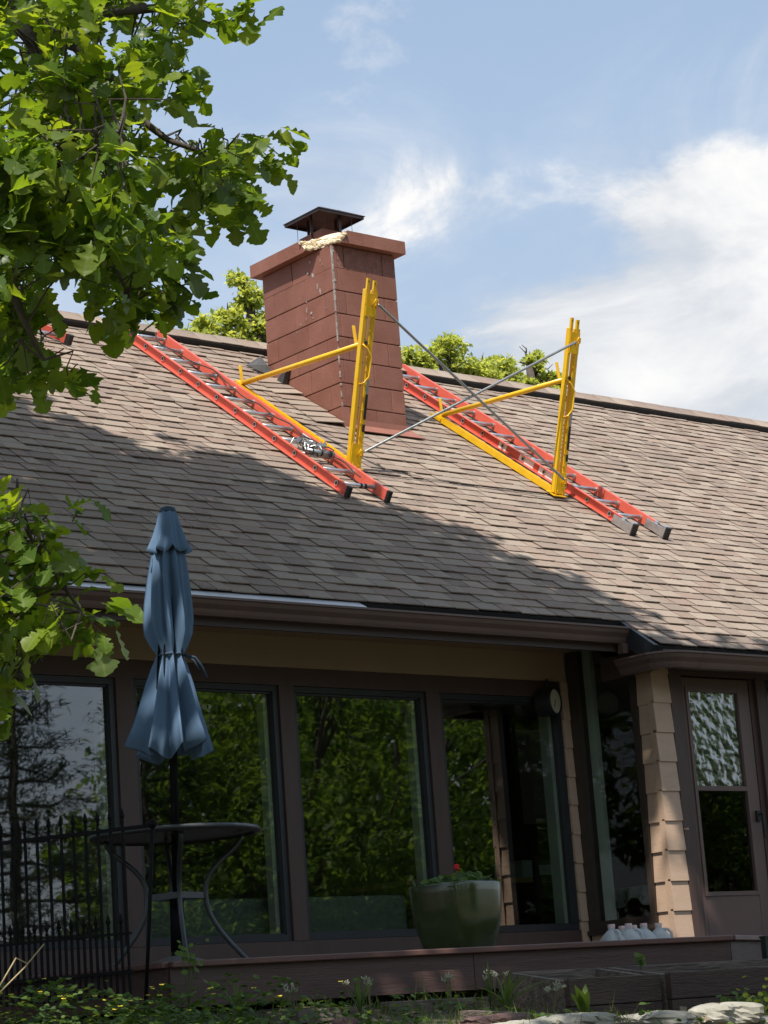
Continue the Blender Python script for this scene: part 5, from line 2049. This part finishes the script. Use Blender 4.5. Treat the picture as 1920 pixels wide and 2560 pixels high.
def tree(label, foot, trunk_top, blobs, n_leaf, leaf, mats, group, trunk_r=.16, rn=None, cat='tree', flat=.6, bare=(), name='tree'):
    """trunk with limbs running to leafy masses; blobs = [(centre, radius)...]"""
    rn = rn or random.Random(1)
    foot = np.asarray(foot, float)
    t = thing(name, foot, label, cat, group)
    mb = MB()
    tt = np.asarray(trunk_top, float)
    mb.tube([foot - (0, 0, .1), foot * .6 + tt * .4 + (.08, .05, 0), tt], [trunk_r, trunk_r * .8, trunk_r * .5], 9)
    build(mb, 'trunk', M['bark'], t, smooth=True)
    lb = MB()
    for c, r in blobs:
        c = np.asarray(c, float)
        lb.tube([tt * .7 + foot * .3 + (0, 0, 0), (tt + c) / 2 + (0, 0, -.15), c], [trunk_r * .45, trunk_r * .25, trunk_r * .07], 6)
        for k in range(3):
            e = c + np.array([rn.gauss(0, .5), rn.gauss(0, .5), rn.gauss(.2, .4)]) * r
            lb.tube([(tt + c) / 2 + (0, 0, -.15), (c + e) / 2, e], [trunk_r * .18, trunk_r * .10, trunk_r * .03], 5)
    for pts in bare:
        lb.tube(pts, [trunk_r * .14 * (1 - .75 * i / (len(pts) - 1)) for i in range(len(pts))], 5)
    build(lb, 'limbs', M['bark'], t, smooth=True)
    tot = sum(r ** 2 for c, r in blobs)
    lst = []
    for c, r in blobs:
        c = np.asarray(c, float)
        nt = max(6, int(n_leaf * r * r / tot / 26))
        for k in range(nt):                    # tufts, then leaves round each tuft
            d = np.array([rn.gauss(0, 1), rn.gauss(0, 1), rn.gauss(0, 1)])
            d /= np.linalg.norm(d)
            tc = c + d * np.array([1, 1, flat]) * r * rn.random() ** .45
            tr_ = rn.uniform(.26, .52) * min(1.0, r)
            dd = rng.normal(0, 1, (26, 3))
            dd /= np.linalg.norm(dd, axis=1, keepdims=True)
            zh = np.concatenate([rng.normal(0, .5, (26, 2)), np.ones((26, 1))], 1)
            R3 = frames_np(dd + d * .4, zh, leaf * rng.uniform(.7, 1.3, (26, 1, 1)))
            p = tc + rng.normal(0, 1, (26, 3)) * (.5, .5, .32) * tr_ - foot
            lst.append(np.concatenate([R3, p[:, :, None]], 2))
    card_crown(lst, mats, t)
    return t


# trees standing behind the house, seen over the ridge
def bpx(x, y, Y, r_px):
    P = onY((x, y), Y)
    return (P, r_px / F_PX * np.linalg.norm(P - CAM))


YT = 25.0
bl = [bpx(600, 700, YT, 30), bpx(625, 750, YT, 40), bpx(570, 800, YT, 42), bpx(520, 812, YT, 38), bpx(640, 820, YT, 40), bpx(500, 850, YT, 36), bpx(590, 860, YT, 50), bpx(440, 860, YT, 45),
      bpx(380, 840, YT, 40), bpx(690, 800, YT, 50), bpx(720, 860, YT, 60)]
f0 = onY((652, 900), YT)
tree('sunlit green tree behind the roof just left of the chimney', (f0[0], YT, 1.8), onY((640, 800), YT), bl, 9000, .078, M['far_leaf'], 'trees behind the house', .17, random.Random(41))
YT = 26.0
bl = [bpx(1120, 868, YT, 40), bpx(1090, 890, YT, 30), bpx(1030, 905, YT, 44), bpx(1060, 920, YT, 40), bpx(1150, 915, YT, 42), bpx(1200, 930, YT, 44), bpx(960, 900, YT, 50)]
f0 = onY((1120, 950), YT)
tree('rounded green tree showing over the ridge right of the chimney', (f0[0], YT, 1.8), onY((1120, 930), YT), bl, 6500, .078, M['far_leaf'], 'trees behind the house', .15, random.Random(42))
YT = 28.0
bl = [bpx(1250, 920, YT, 40), bpx(1270, 945, YT, 38), bpx(1215, 955, YT, 40), bpx(1240, 980, YT, 46)]
f0 = onY((1240, 990), YT)
tree('low spreading green tree over the ridge below the crossed tubes', (f0[0], YT, 1.8), onY((1240, 960), YT), bl, 5200, .082, M['far_leaf'], 'trees behind the house', .14, random.Random(43))
YT = 27.0
bl = [bpx(1335, 900, YT, 26), bpx(1345, 930, YT, 24), bpx(1322, 955, YT, 24), bpx(1375, 950, YT, 26), bpx(1400, 960, YT, 26), bpx(1360, 985, YT, 34)]
f0 = onY((1330, 1000), YT)
bare = [[onY(p, YT) for p in ((1325, 920), (1322, 895), (1312, 880), (1298, 866))], [onY(p, YT) for p in ((1322, 900), (1336, 884), (1342, 872))], [onY(p, YT) for p in ((1315, 882), (1316, 872), (1304, 862))],
        [onY(p, YT) for p in ((1325, 945), (1345, 925), (1370, 922), (1382, 910))], [onY(p, YT) for p in ((1300, 905), (1318, 912), (1340, 930))]]
tree('thin half-bare tree with twiggy top behind the right bracket', (f0[0], YT, 1.8), onY((1325, 920), YT), bl, 3000, .08, M['far_leaf'], 'trees behind the house', .13, random.Random(44), bare=bare)

# trees across the garden, seen mirrored in the window glass
gt = 'trees across the garden mirrored in the windows'
rt = random.Random(60)


def shrub_blobs(x, y, z0, z1, r, n):
    return [((x + rt.gauss(0, r * .55), y + rt.gauss(0, r * .55), z0 + (z1 - z0) * (k + .5) / n + rt.gauss(0, .2)), r * (.55 + .35 * math.sin(math.pi * (k + .6) / n))) for k in range(n)]


for (x, y, z1, r, lab) in ((22.6, -4.6, 7.8, 2.3, 'broad leafy tree mirrored in the second window'), (26.2, -6.0, 8.6, 2.6, 'dense leafy tree mirrored in the third window'),
                           (29.6, -5.4, 8.4, 2.4, 'leafy tree mirrored in the left half of the last window'), (33.5, -7.5, 9.0, 2.6, 'leafy tree mirrored in the right half of the last window')):
    tree(lab, (x, y, 0.0), (x, y, z1 * .6), shrub_blobs(x, y, 1.2, z1 + .9, r, 11), 20000, .13, M['yard_leaf'], gt, .2, rt)


for k, (x, y, z1, r) in enumerate(((24.6, -9.0, 4.6, 2.0), (28.2, -10.5, 5.0, 2.4), (32.0, -10.0, 5.2, 2.4), (36.0, -12.0, 5.4, 2.6), (40.0, -11.0, 5.6, 2.6), (28.0, -13.5, 9.0, 2.6), (32.0, -15.0, 9.8, 3.0), (36.5, -15.5, 10.2, 3.2), (41.5, -16.0, 10.5, 3.2))):
    tree(('low dark shrub mirrored at the bottom of the second window', 'low dark shrub mirrored at the bottom left of the third window', 'low dark shrub mirrored at the bottom right of the third window',
          'low dark shrub mirrored at the bottom of the last window', 'low dark shrub mirrored beside the porch column', 'tall leafy tree in the back row mirrored in the second window', 'tall leafy tree in the back row mirrored in the third window',
          'tall leafy tree in the back row mirrored in the last window', 'tall leafy tree in the back row mirrored beside the porch column')[k], (x, y, 0.0), (x, y, z1 * .5), shrub_blobs(x, y, .4, z1, r, 8 if k < 5 else 14), 8000 if k < 5 else 11000, .22 if k < 5 else .34, M['yard_leaf'], gt, .12, rt, cat='shrub' if k < 5 else 'tree', name='shrub' if k < 5 else 'tree')


def conifer(label, x, y, h_, rb_):
    foot = np.array([x, y, 0.0])
    t = thing('conifer_tree', foot, label, 'tree', gt)
    mb = MB()
    mb.tube([foot - (0, 0, .1), foot + (0, 0, h_)], [.17, .02], 8)
    build(mb, 'trunk', M['bark'], t, smooth=True)
    lst = []
    br_ = MB()
    for k in range(70):
        z = h_ * (.10 + .88 * (k / 70))
        a = k * 2.4
        L = rb_ * (1 - z / h_) * rt.uniform(.75, 1.15) + .15
        e = np.array([math.cos(a), math.sin(a), 0])
        br_.tube([foot + (0, 0, z), foot + e * L * .6 + (0, 0, z - .05), foot + e * L + (0, 0, z + .12)], [.03, .02, .006], 4, cap=False)
        nn = int(90 + 220 * L / rb_)
        tt_ = rng.random((nn, 1)) ** .6
        c = e * L * tt_ + rng.normal(0, 1, (nn, 3)) * (.16, .16, .09) + np.concatenate([np.zeros((nn, 2)), z - .11 + .15 * tt_], 1)
        d = e * .8 + rng.normal(0, 1, (nn, 3)) * (.7, .7, .5)
        zh = np.concatenate([rng.normal(0, .5, (nn, 2)), np.ones((nn, 1))], 1)
        R3 = frames_np(d, zh, np.array([[[.05, .17, .1]]]) * rng.uniform(.7, 1.2, (nn, 1, 1)))
        lst.append(np.concatenate([R3, c[:, :, None]], 2))
    build(br_, 'branches', M['bark'], t)
    card_crown(lst, M['needle'], t)


conifer('dark conifer mirrored in the middle of the leftmost window', 17.3, -3.9, 8.4, 2.3)
conifer('dark conifer mirrored at the right edge of the leftmost window', 20.4, -5.2, 8.0, 2.1)
conifer('tall dark conifer mirrored at the left edge of the leftmost window', 15.4, -6.4, 9.5, 2.4)

for k, (x, y, z1, r) in enumerate(((-8.0, 7.0, 9.0, 2.6), (-7.0, -2.0, 9.5, 2.8), (-1.0, -9.0, 9.0, 2.8), (6.5, -12.0, 9.5, 3.0), (12.0, -10.0, 8.5, 2.6), (-6.5, -7.5, 9.5, 3.0))):  # unseen trees, added to keep sky light off the house front
    tree(('unseen leafy tree added at the left side of the garden to block sky light', 'unseen leafy tree added behind and left of the camera to block sky light', 'unseen leafy tree added behind the camera to block sky light', 'unseen leafy tree added behind and right of the camera to block sky light',
          'unseen leafy tree added beyond the conifers behind the camera to block sky light', 'unseen leafy tree added between the two at the far left behind the camera to block sky light')[k], (x, y, 0.0), (x, y, z1 * .6), shrub_blobs(x, y, 1.5, z1, r, 9), 5000, .34, M['yard_leaf'], 'unseen trees added behind the camera to block sky light', .2, rt)

# ================================================================== GARDEN IN FRONT OF THE DECK
gr = random.Random(77)
# raised beds of weathered boards
def bed(x0, x1, y0, y1, zt_, zb, zback, label, gname):
    t = thing('raised_bed', ((x0 + x1) / 2, (y0 + y1) / 2, zb), label, 'planter', gname)
    th = .042
    # front: two boards, back higher, ends
    zz = zt_
    for k, (a, b) in enumerate(((zt_ - .135, zt_), (zb - .05, zt_ - .139))):
        mb = MB()
        mb.box(x0, x1, y0 + .003 * k, y0 + th, a, b)
        build(mb, 'front_board', M['timber'], t, bevel=.004)
    mb = MB()
    mb.box(x0, x1, y1 - th, y1, zb - .05, zback)
    build(mb, 'back_board', M['timber_top'], t, bevel=.004)
    for xx in (x0, x1 - th):
        mb = MB()
        mb.hexa([(xx, y0 + th + .001, zb - .05), (xx + th, y0 + th + .001, zb - .05), (xx + th, y1 - th - .001, zb - .05), (xx, y1 - th - .001, zb - .05),
                 (xx, y0 + th + .001, zt_ - .004), (xx + th, y0 + th + .001, zt_ - .004), (xx + th, y1 - th - .001, zback - .004), (xx, y1 - th - .001, zback - .004)])
        build(mb, 'end_board', M['timber_top'], t, bevel=.004)
    mb = MB()
    mb.box(x0 + th, x1 - th, y0 + th, y1 - th, zb, zt_ - .05)
    build(mb, 'soil', M['soil'], t)
    mb = MB()
    mb.box(x0 + .002, x1 - .002, y0 + .001, y0 + th - .001, zt_ + .0005, zt_ + .006)
    build(mb, 'weathered_edge', M['timber_top'], t)


YP = 9.0
pa = onY((1422, 2448), YP)
pm = onY((1650, 2436), YP)
bed(pa[0], pm[0], YP, YP + .48, 1.838, 1.66, 1.905, 'left raised bed of dark weathered boards in front of the deck', 'raised beds')
bed(pm[0] + .035, pm[0] + 2.0, YP - .04, YP + .46, 1.842, 1.66, 1.905, 'right raised bed of dark weathered boards, cut off by the frame', 'raised beds')


def rock(c, sx, sy, sz, name, label, cat, m_, seed, group=None):
    rn = random.Random(seed)
    mb = MB()
    n_, k_ = 34, 16
    ph1, ph2 = rn.uniform(0, 6), rn.uniform(0, 6)
    V = []
    for i in range(k_ + 1):
        th = math.pi * i / k_
        for j in range(n_):
            p_ = 2 * math.pi * j / n_
            sx_, cz = math.sin(th), math.cos(th)
            q = 1 + .13 * math.sin(3 * p_ + ph1) + .08 * math.sin(5 * p_ + ph2 + 2 * th) + rn.uniform(-.05, .05)
            f4 = (abs(sx_ * math.cos(p_)) ** 4 + abs(sx_ * math.sin(p_)) ** 4 + abs(cz) ** 4) ** -.25
            V.append((c[0] + sx * q * f4 * sx_ * math.cos(p_), c[1] + sy * q * f4 * sx_ * math.sin(p_), c[2] + sz * f4 * cz * (1 + .08 * math.sin(2 * p_ + ph2)) + rn.uniform(-.004, .004)))
    mb.add(V, [(i * n_ + j, (i + 1) * n_ + j, (i + 1) * n_ + (j + 1) % n_, i * n_ + (j + 1) % n_) for i in range(k_) for j in range(n_)])
    o = build(mb, name, m_, base=(c[0], c[1], c[2] - sz))
    return tag(o, label, cat, group)


def onp(x, y, Y):
    return onY((x, y), Y)


rk_spec = [(1440, 2560, 8.25, .17, .16, .045, 'flat pale limestone slab at the bottom edge below the broad-leaved weed'), (1645, 2556, 8.25, .15, .18, .05, 'pale limestone slab between the tilted stone and the flat slab'),
           (1800, 2540, 8.20, .150, .17, .058, 'tilted pale limestone block in front of the right raised bed'), (1905, 2568, 8.15, .11, .15, .05, 'pale limestone piece in the bottom right corner'),
           (1300, 2575, 8.3, .13, .14, .04, 'low pale stone half hidden at the bottom edge left of the slabs')]
for i, (x, y, Y, a, b, c, lab) in enumerate(rk_spec):
    P = onp(x, y, Y)
    rock((P[0], P[1], P[2]), a, b, c, 'limestone_rock', lab, 'rock', M['limestone'], i + 3, 'limestone edging stones')
P = onp(1240, 2556, 8.5)
rock((P[0], P[1], P[2]), .14, .10, .035, 'red_stone', 'flat red-brown stone lying in the weeds', 'rock', M['red_stone'], 20)
P = onp(865, 2562, 8.4)
rock((P[0], P[1], P[2]), .045, .06, .03, 'red_stone', 'small dark red-brown stone at the bottom edge', 'rock', M['red_stone'], 22)
for (xa, ya, xb_, yb_, Y, lab) in ((735, 2528, 900, 2516, 9.3, 'short weathered edging timber in front of the deck skirt'), (960, 2506, 1215, 2494, 9.45, 'long weathered edging timber against the deck skirt'),
                                   (1160, 2527, 1395, 2536, 8.9, 'weathered edging timber beside the left raised bed')):
    A, B_ = onp(xa, ya, Y), onp(xb_, yb_, Y - .02)
    mb = MB()
    mb.bar(A - (0, 0, .03), B_ - (0, 0, .03), (0, 0, 1), .032, .04)
    o = build(mb, 'edging_timber', M['timber_top'], base=(A + B_) / 2 - (0, 0, .06), bevel=.006)
    tag(o, lab, 'timber', 'edging timbers')

# grass
gl = []
BLADE = (np.array([(-.5, 0, 0), (.5, 0, 0), (-.35, .5, .06), (.35, .5, .06), (-.05, 1, .22), (.05, 1, .22)]), np.array([(0, 1, 3, 2), (2, 3, 5, 4)]))
for i in range(7000):
    x, y = gr.uniform(4.6, 11.6), 7.7 + 2.15 * gr.random() ** .8
    if y > 9.85 - (.0 if x < 9 else .15) or (x > pa[0] - .02 and YP - .06 < y < YP + .52):
        continue
    dens_ = .5 + .5 * math.sin(2.3 * x + 1.1) * math.sin(1.9 * y + x)
    if gr.random() > .35 + .65 * dens_:
        continue
    d = np.array([gr.gauss(0, .45), gr.gauss(0, .45), 1.0])
    R3 = frame_from(d, np.array([gr.gauss(0, 1), gr.gauss(0, 1), .1]))
    L = gr.uniform(.03, .10) * (1.9 if gr.random() < .08 else 1) * (1.0 if x < 8.3 else .6)
    R3 = R3 * np.array([[gr.uniform(.004, .008), L, L]])
    gl.append((np.concatenate([R3, np.array([[x], [y], [gz(x, y) - .005]])], 1), gr.choice((0, 0, 1, 1, 2))))
A_ = np.array([a for a, c in gl])
V, Fc = scatter(BLADE[0], BLADE[1], A_)
o = bpy.data.objects.new('grass', fast_mesh('grass', V, Fc, M['grass'], np.repeat([c for a, c in gl], 2)))
link(o)
tag(o, 'loose grass growing in front of the deck', 'grass', kind='stuff')

# low ground cover: small three-part leaves on thin stems, thickest at the left
cl, cst = [], MB()
ROUND = (np.array([(0, 0, 0), (.30, .22, .05), (.42, .60, .02), (.2, .95, .0), (0, .86, -.04), (-.2, .95, .0), (-.42, .60, .02), (-.30, .22, .05)]), np.array([(0, 1, 2, 3), (0, 3, 4, 5), (0, 5, 6, 7)]))
for i in range(1700):
    u_ = gr.random()
    if u_ < .62:
        x, y = gr.gauss(6.1, .55), gr.uniform(8.7, 9.85)
        hmax = .24
    else:
        x, y = gr.uniform(6.4, 11.5), gr.uniform(8.0, 9.78)
        hmax = .10 if x < 8.2 else .05
    if (x > pa[0] - .02 and YP - .06 < y < YP + .52) or (y > 9.8 and x > 6.7):
        continue
    bumpy = .45 + .55 * abs(math.sin(2.9 * x + .6) * math.cos(2.3 * y))
    z = gz(x, y) + gr.random() * hmax * bumpy
    for k in range(3):
        a = gr.uniform(0, 6.28)
        d = np.array([math.cos(a), math.sin(a), gr.gauss(.15, .3)])
        R3 = frame_from(d, np.array([gr.gauss(0, .35), gr.gauss(-.2, .35), 1])) * gr.uniform(.022, .042)
        cl.append((np.concatenate([R3, np.array([[x], [y], [z]])], 1), gr.randrange(3)))
for k in range(34):
    x, y = gr.gauss(6.15, .5), gr.uniform(8.9, 9.8)
    z = gz(x, y) + gr.uniform(.10, .24)
    for q in range(4):
        a = q * 1.57 + gr.random()
        R3 = frame_from(np.array([math.cos(a), math.sin(a), .3]), np.array([0, -.6, 1.0])) * .014
        cl.append((np.concatenate([R3, np.array([[x], [y], [z]])], 1), 3))
A_ = np.array([a for a, c in cl])
V, Fc = scatter(ROUND[0], ROUND[1], A_)
o = bpy.data.objects.new('ground_cover', fast_mesh('ground_cover', V, Fc, M['cover'] + [M['flower_yellow']], np.repeat([c for a, c in cl], 3)))
link(o)
tag(o, 'low leafy ground cover in front of the deck', 'ground cover', kind='stuff')

# fallen leaves
ll = []
for i in range(420):
    x, y = gr.uniform(5.0, 11.4), gr.uniform(7.9, 9.75)
    if x > pa[0] - .05 and YP - .06 < y < YP + .5:
        continue
    R3 = frame_from(np.array([gr.gauss(0, 1), gr.gauss(0, 1), gr.gauss(.0, .2)]), np.array([gr.gauss(0, .4), gr.gauss(0, .4), 1])) * gr.uniform(.04, .09)
    ll.append((np.concatenate([R3, np.array([[x], [y], [gz(x, y) + .012]])], 1), 0))
V, Fc = scatter(OAK_L[0][0], OAK_L[0][1], np.array([a for a, c in ll]))
o = bpy.data.objects.new('leaf_litter', fast_mesh('leaf_litter', V, Fc, [M['litter']]))
link(o)
tag(o, 'dry fallen leaves scattered on the soil', 'leaf litter', kind='stuff')


def blades_plant(name, label, cat, c, specs, m_, group=None, part='blade'):
    """specs: list of (azimuth, lean, length, width)"""
    t = thing(name, c, label, cat, group)
    c = np.asarray(c, float)
    for az, lean, L, w_ in specs:
        mb = MB()
        e = np.array([math.cos(az), math.sin(az), 0])
        sd = np.array([-math.sin(az), math.cos(az), 0])
        V = []
        ns = 7
        for i in range(ns + 1):
            u = i / ns
            p = c + e * (lean * L * u ** 1.6) + np.array([0, 0, L * (u - .28 * lean * u * u)])
            ww = w_ * math.sin(math.pi * min(1, .12 + .88 * u)) ** .7 * (1 if u < .97 else .05)
            V += [p - sd * ww + e * ww * .2, p - np.array([0, 0, ww * .25]), p + sd * ww + e * ww * .2]
        mb.add(V, [f_ for i in range(ns) for f_ in ((3 * i, 3 * i + 1, 3 * i + 4, 3 * i + 3), (3 * i + 1, 3 * i + 2, 3 * i + 5, 3 * i + 4))])
        build(mb, part, m_, t, smooth=True)
    return t


P = onp(1462, 2535, 8.65)
blades_plant('broad_leaf_weed', 'broad-leaved green weed in front of the left raised bed', 'plant', (P[0], P[1], P[2] - .02),
             [(gr.uniform(-.6, .6) + (0 if k % 2 else math.pi) + .7, gr.uniform(.1, .75), gr.uniform(.13, .21), gr.uniform(.016, .024)) for k in range(9)], M['cover'][1], part='leaf')
P = onp(1265, 2500, 9.2)
blades_plant('grass_tuft', 'arching pale green grass tuft at the left end of the raised beds', 'plant', (P[0], P[1], P[2] - .05),
             [(gr.uniform(0, 6.28), gr.uniform(.5, 1.5), gr.uniform(.13, .26), .0055) for k in range(26)], M['grass'][1])
P = onp(1225, 2500, 9.3)
blades_plant('grass_tuft', 'tall upright grass blades below the flower pot', 'plant', (P[0], P[1], P[2] - .05),
             [(gr.uniform(0, 6.28), gr.uniform(.02, .25), gr.uniform(.16, .33), .005) for k in range(7)], M['grass'][0])
P = onp(900, 2520, 9.2)
blades_plant('grass_tuft', 'tall grass tuft in front of the middle of the deck skirt', 'plant', (P[0], P[1], P[2] - .05),
             [(gr.uniform(0, 6.28), gr.uniform(.05, .5), gr.uniform(.10, .24), .0045) for k in range(22)], M['grass'][0])
P = onp(600, 2530, 9.3)
blades_plant('grass_tuft', 'grass tuft in front of the left part of the deck skirt', 'plant', (P[0], P[1], P[2] - .05),
             [(gr.uniform(0, 6.28), gr.uniform(.05, .6), gr.uniform(.10, .21), .0055) for k in range(20)], M['grass'][1])
P = onp(30, 2540, 8.9)
t = thing('dry_stalk', (P[0], P[1], P[2] - .1), 'pair of dry straw-coloured stalks leaning up at the left edge', 'plant')
for pts in (((-10, 2480), (40, 2395), (70, 2410)), ((-10, 2490), (60, 2420), (110, 2360))):
    mb = MB()
    mb.tube([onp(x, y, 9.0) for x, y in pts], [.004, .0035, .003], 5)
    build(mb, 'stalk', M['straw'], t)


def seed_plant(x, y, Y, h_px, label, n=5):
    c = onp(x, y, Y)
    top_ = onp(x, y - h_px, Y)[2]
    t = thing('seed_head_plant', (c[0], c[1], c[2] - .04), label, 'plant', 'pale seed-head weeds along the deck')
    for k in range(n):
        ex, ey = c[0] + gr.gauss(0, .035), c[1] + gr.gauss(0, .03)
        ez = c[2] + (top_ - c[2]) * gr.uniform(.6, 1)
        mb = MB()
        mb.tube([c - (0, 0, .04), ((c[0] + ex) / 2, (c[1] + ey) / 2, (c[2] + ez) / 2), (ex, ey, ez)], [.0028, .0022, .0016], 4)
        build(mb, 'stem', M['twig'], t)
        mb = MB()
        for q in range(9):
            d = np.array([gr.gauss(0, 1), gr.gauss(0, 1), abs(gr.gauss(.4, .6))])
            d = d / np.linalg.norm(d) * gr.uniform(.012, .026)
            mb.tube([(ex, ey, ez - .01), np.array([ex, ey, ez]) + d], [.0012, .0035], 4)
        build(mb, 'seed_head', M['seed_head'], t)


for (x, y, h_, lab) in ((925, 2510, 70, 'pale seed heads in front of the deck under the third window'), (1130, 2500, 68, 'pale seed heads in front of the deck under the green pot'), (1237, 2495, 66, 'pale seed heads just left of the raised beds'),
                        (1385, 2500, 40, 'small pale seed heads against the end of the left raised bed'), (735, 2520, 60, 'pale seed heads in front of the deck under the second window')):
    seed_plant(x, y, 9.3 if x < 1300 else 8.8, h_, lab)

for (x, y, h_, Y, lab) in ((470, 2500, 150, 9.55, 'tall thin sprig in front of the left corner of the deck'), (1600, 2432, 45, 9.3, 'small leafy sprig growing in the left raised bed')):
    c = onp(x, y, Y)
    t = thing('leafy_sprig', (c[0], c[1], c[2] - .06), lab, 'plant')
    hh = onp(x, y - h_, Y)[2] - c[2]
    for k in range(3):
        ex = c[0] + gr.gauss(0, .04)
        mb = MB()
        mb.tube([c - (0, 0, .06), (ex * .5 + c[0] * .5, c[1], c[2] + hh * .5), (ex, c[1], c[2] + hh * gr.uniform(.8, 1))], [.003, .0025, .0015], 4)
        build(mb, 'stem', M['cover'][0], t)
        mb = MB()
        for q in range(7):
            u = gr.uniform(.45, 1)
            leaf_disc(mb, (c[0] + (ex - c[0]) * u + gr.gauss(0, .018), c[1] + gr.gauss(0, .015), c[2] + hh * u), gr.uniform(.010, .020), (gr.gauss(0, .6), -1, gr.gauss(.4, .4)), n=6)
        build(mb, 'foliage', M['cover'][1], t)

P = onp(1915, 2520, 8.4)
t = thing('lime_shrub', (P[0], P[1], P[2] - .06), 'small bright yellow-green shrub in the bottom right corner', 'plant')
mb, ms2 = MB(), MB()
for k in range(110):
    c = P + np.array([gr.gauss(0, .07), gr.gauss(0, .05), gr.gauss(.0, .05)])
    leaf_disc(mb, c, gr.uniform(.010, .020), (gr.gauss(-.3, .6), gr.gauss(-.6, .5), gr.gauss(.6, .4)), n=6)
    if k % 6 == 0:
        ms2.tube([P - (0, 0, .08), c], [.003, .0015], 4)
build(mb, 'foliage', M['lime_leaf'], t)
build(ms2, 'stems', M['twig'], t)
P = onp(1855, 2510, 8.8)
t = thing('green_shrub', (P[0], P[1], P[2] - .06), 'small green clover-leaved plant in front of the right raised bed', 'plant')
mb, ms2 = MB(), MB()
for k in range(70):
    c = P + np.array([gr.gauss(0, .08), gr.gauss(0, .03), gr.gauss(.0, .03)])
    leaf_disc(mb, c, gr.uniform(.012, .022), (gr.gauss(-.3, .6), gr.gauss(-.6, .5), gr.gauss(.6, .4)), n=7)
    if k % 6 == 0:
        ms2.tube([P - (0, 0, .08), c], [.003, .0015], 4)
build(mb, 'foliage', M['cover'][1], t)
build(ms2, 'stems', M['twig'], t)
# dark green post at the right edge, with a sprig behind it
P0_, P1_ = onY((1912, 2345), 9.6), onY((1916, 2425), 9.6)
mb = MB()
mb.box(P0_[0] - .018, P0_[0] + .10, 9.58, 9.62, 1.80, P0_[2])
mb.box(P0_[0] - .022, P0_[0] + .104, 9.575, 9.625, P0_[2] + .0005, P0_[2] + .012)
o = build(mb, 'planter_post', mat('dark_green_paint', (.02, .035, .022), .5), base=(P0_[0], 9.6, 1.8))
tag(o, 'dark green post at the right edge in front of the deck', 'post')
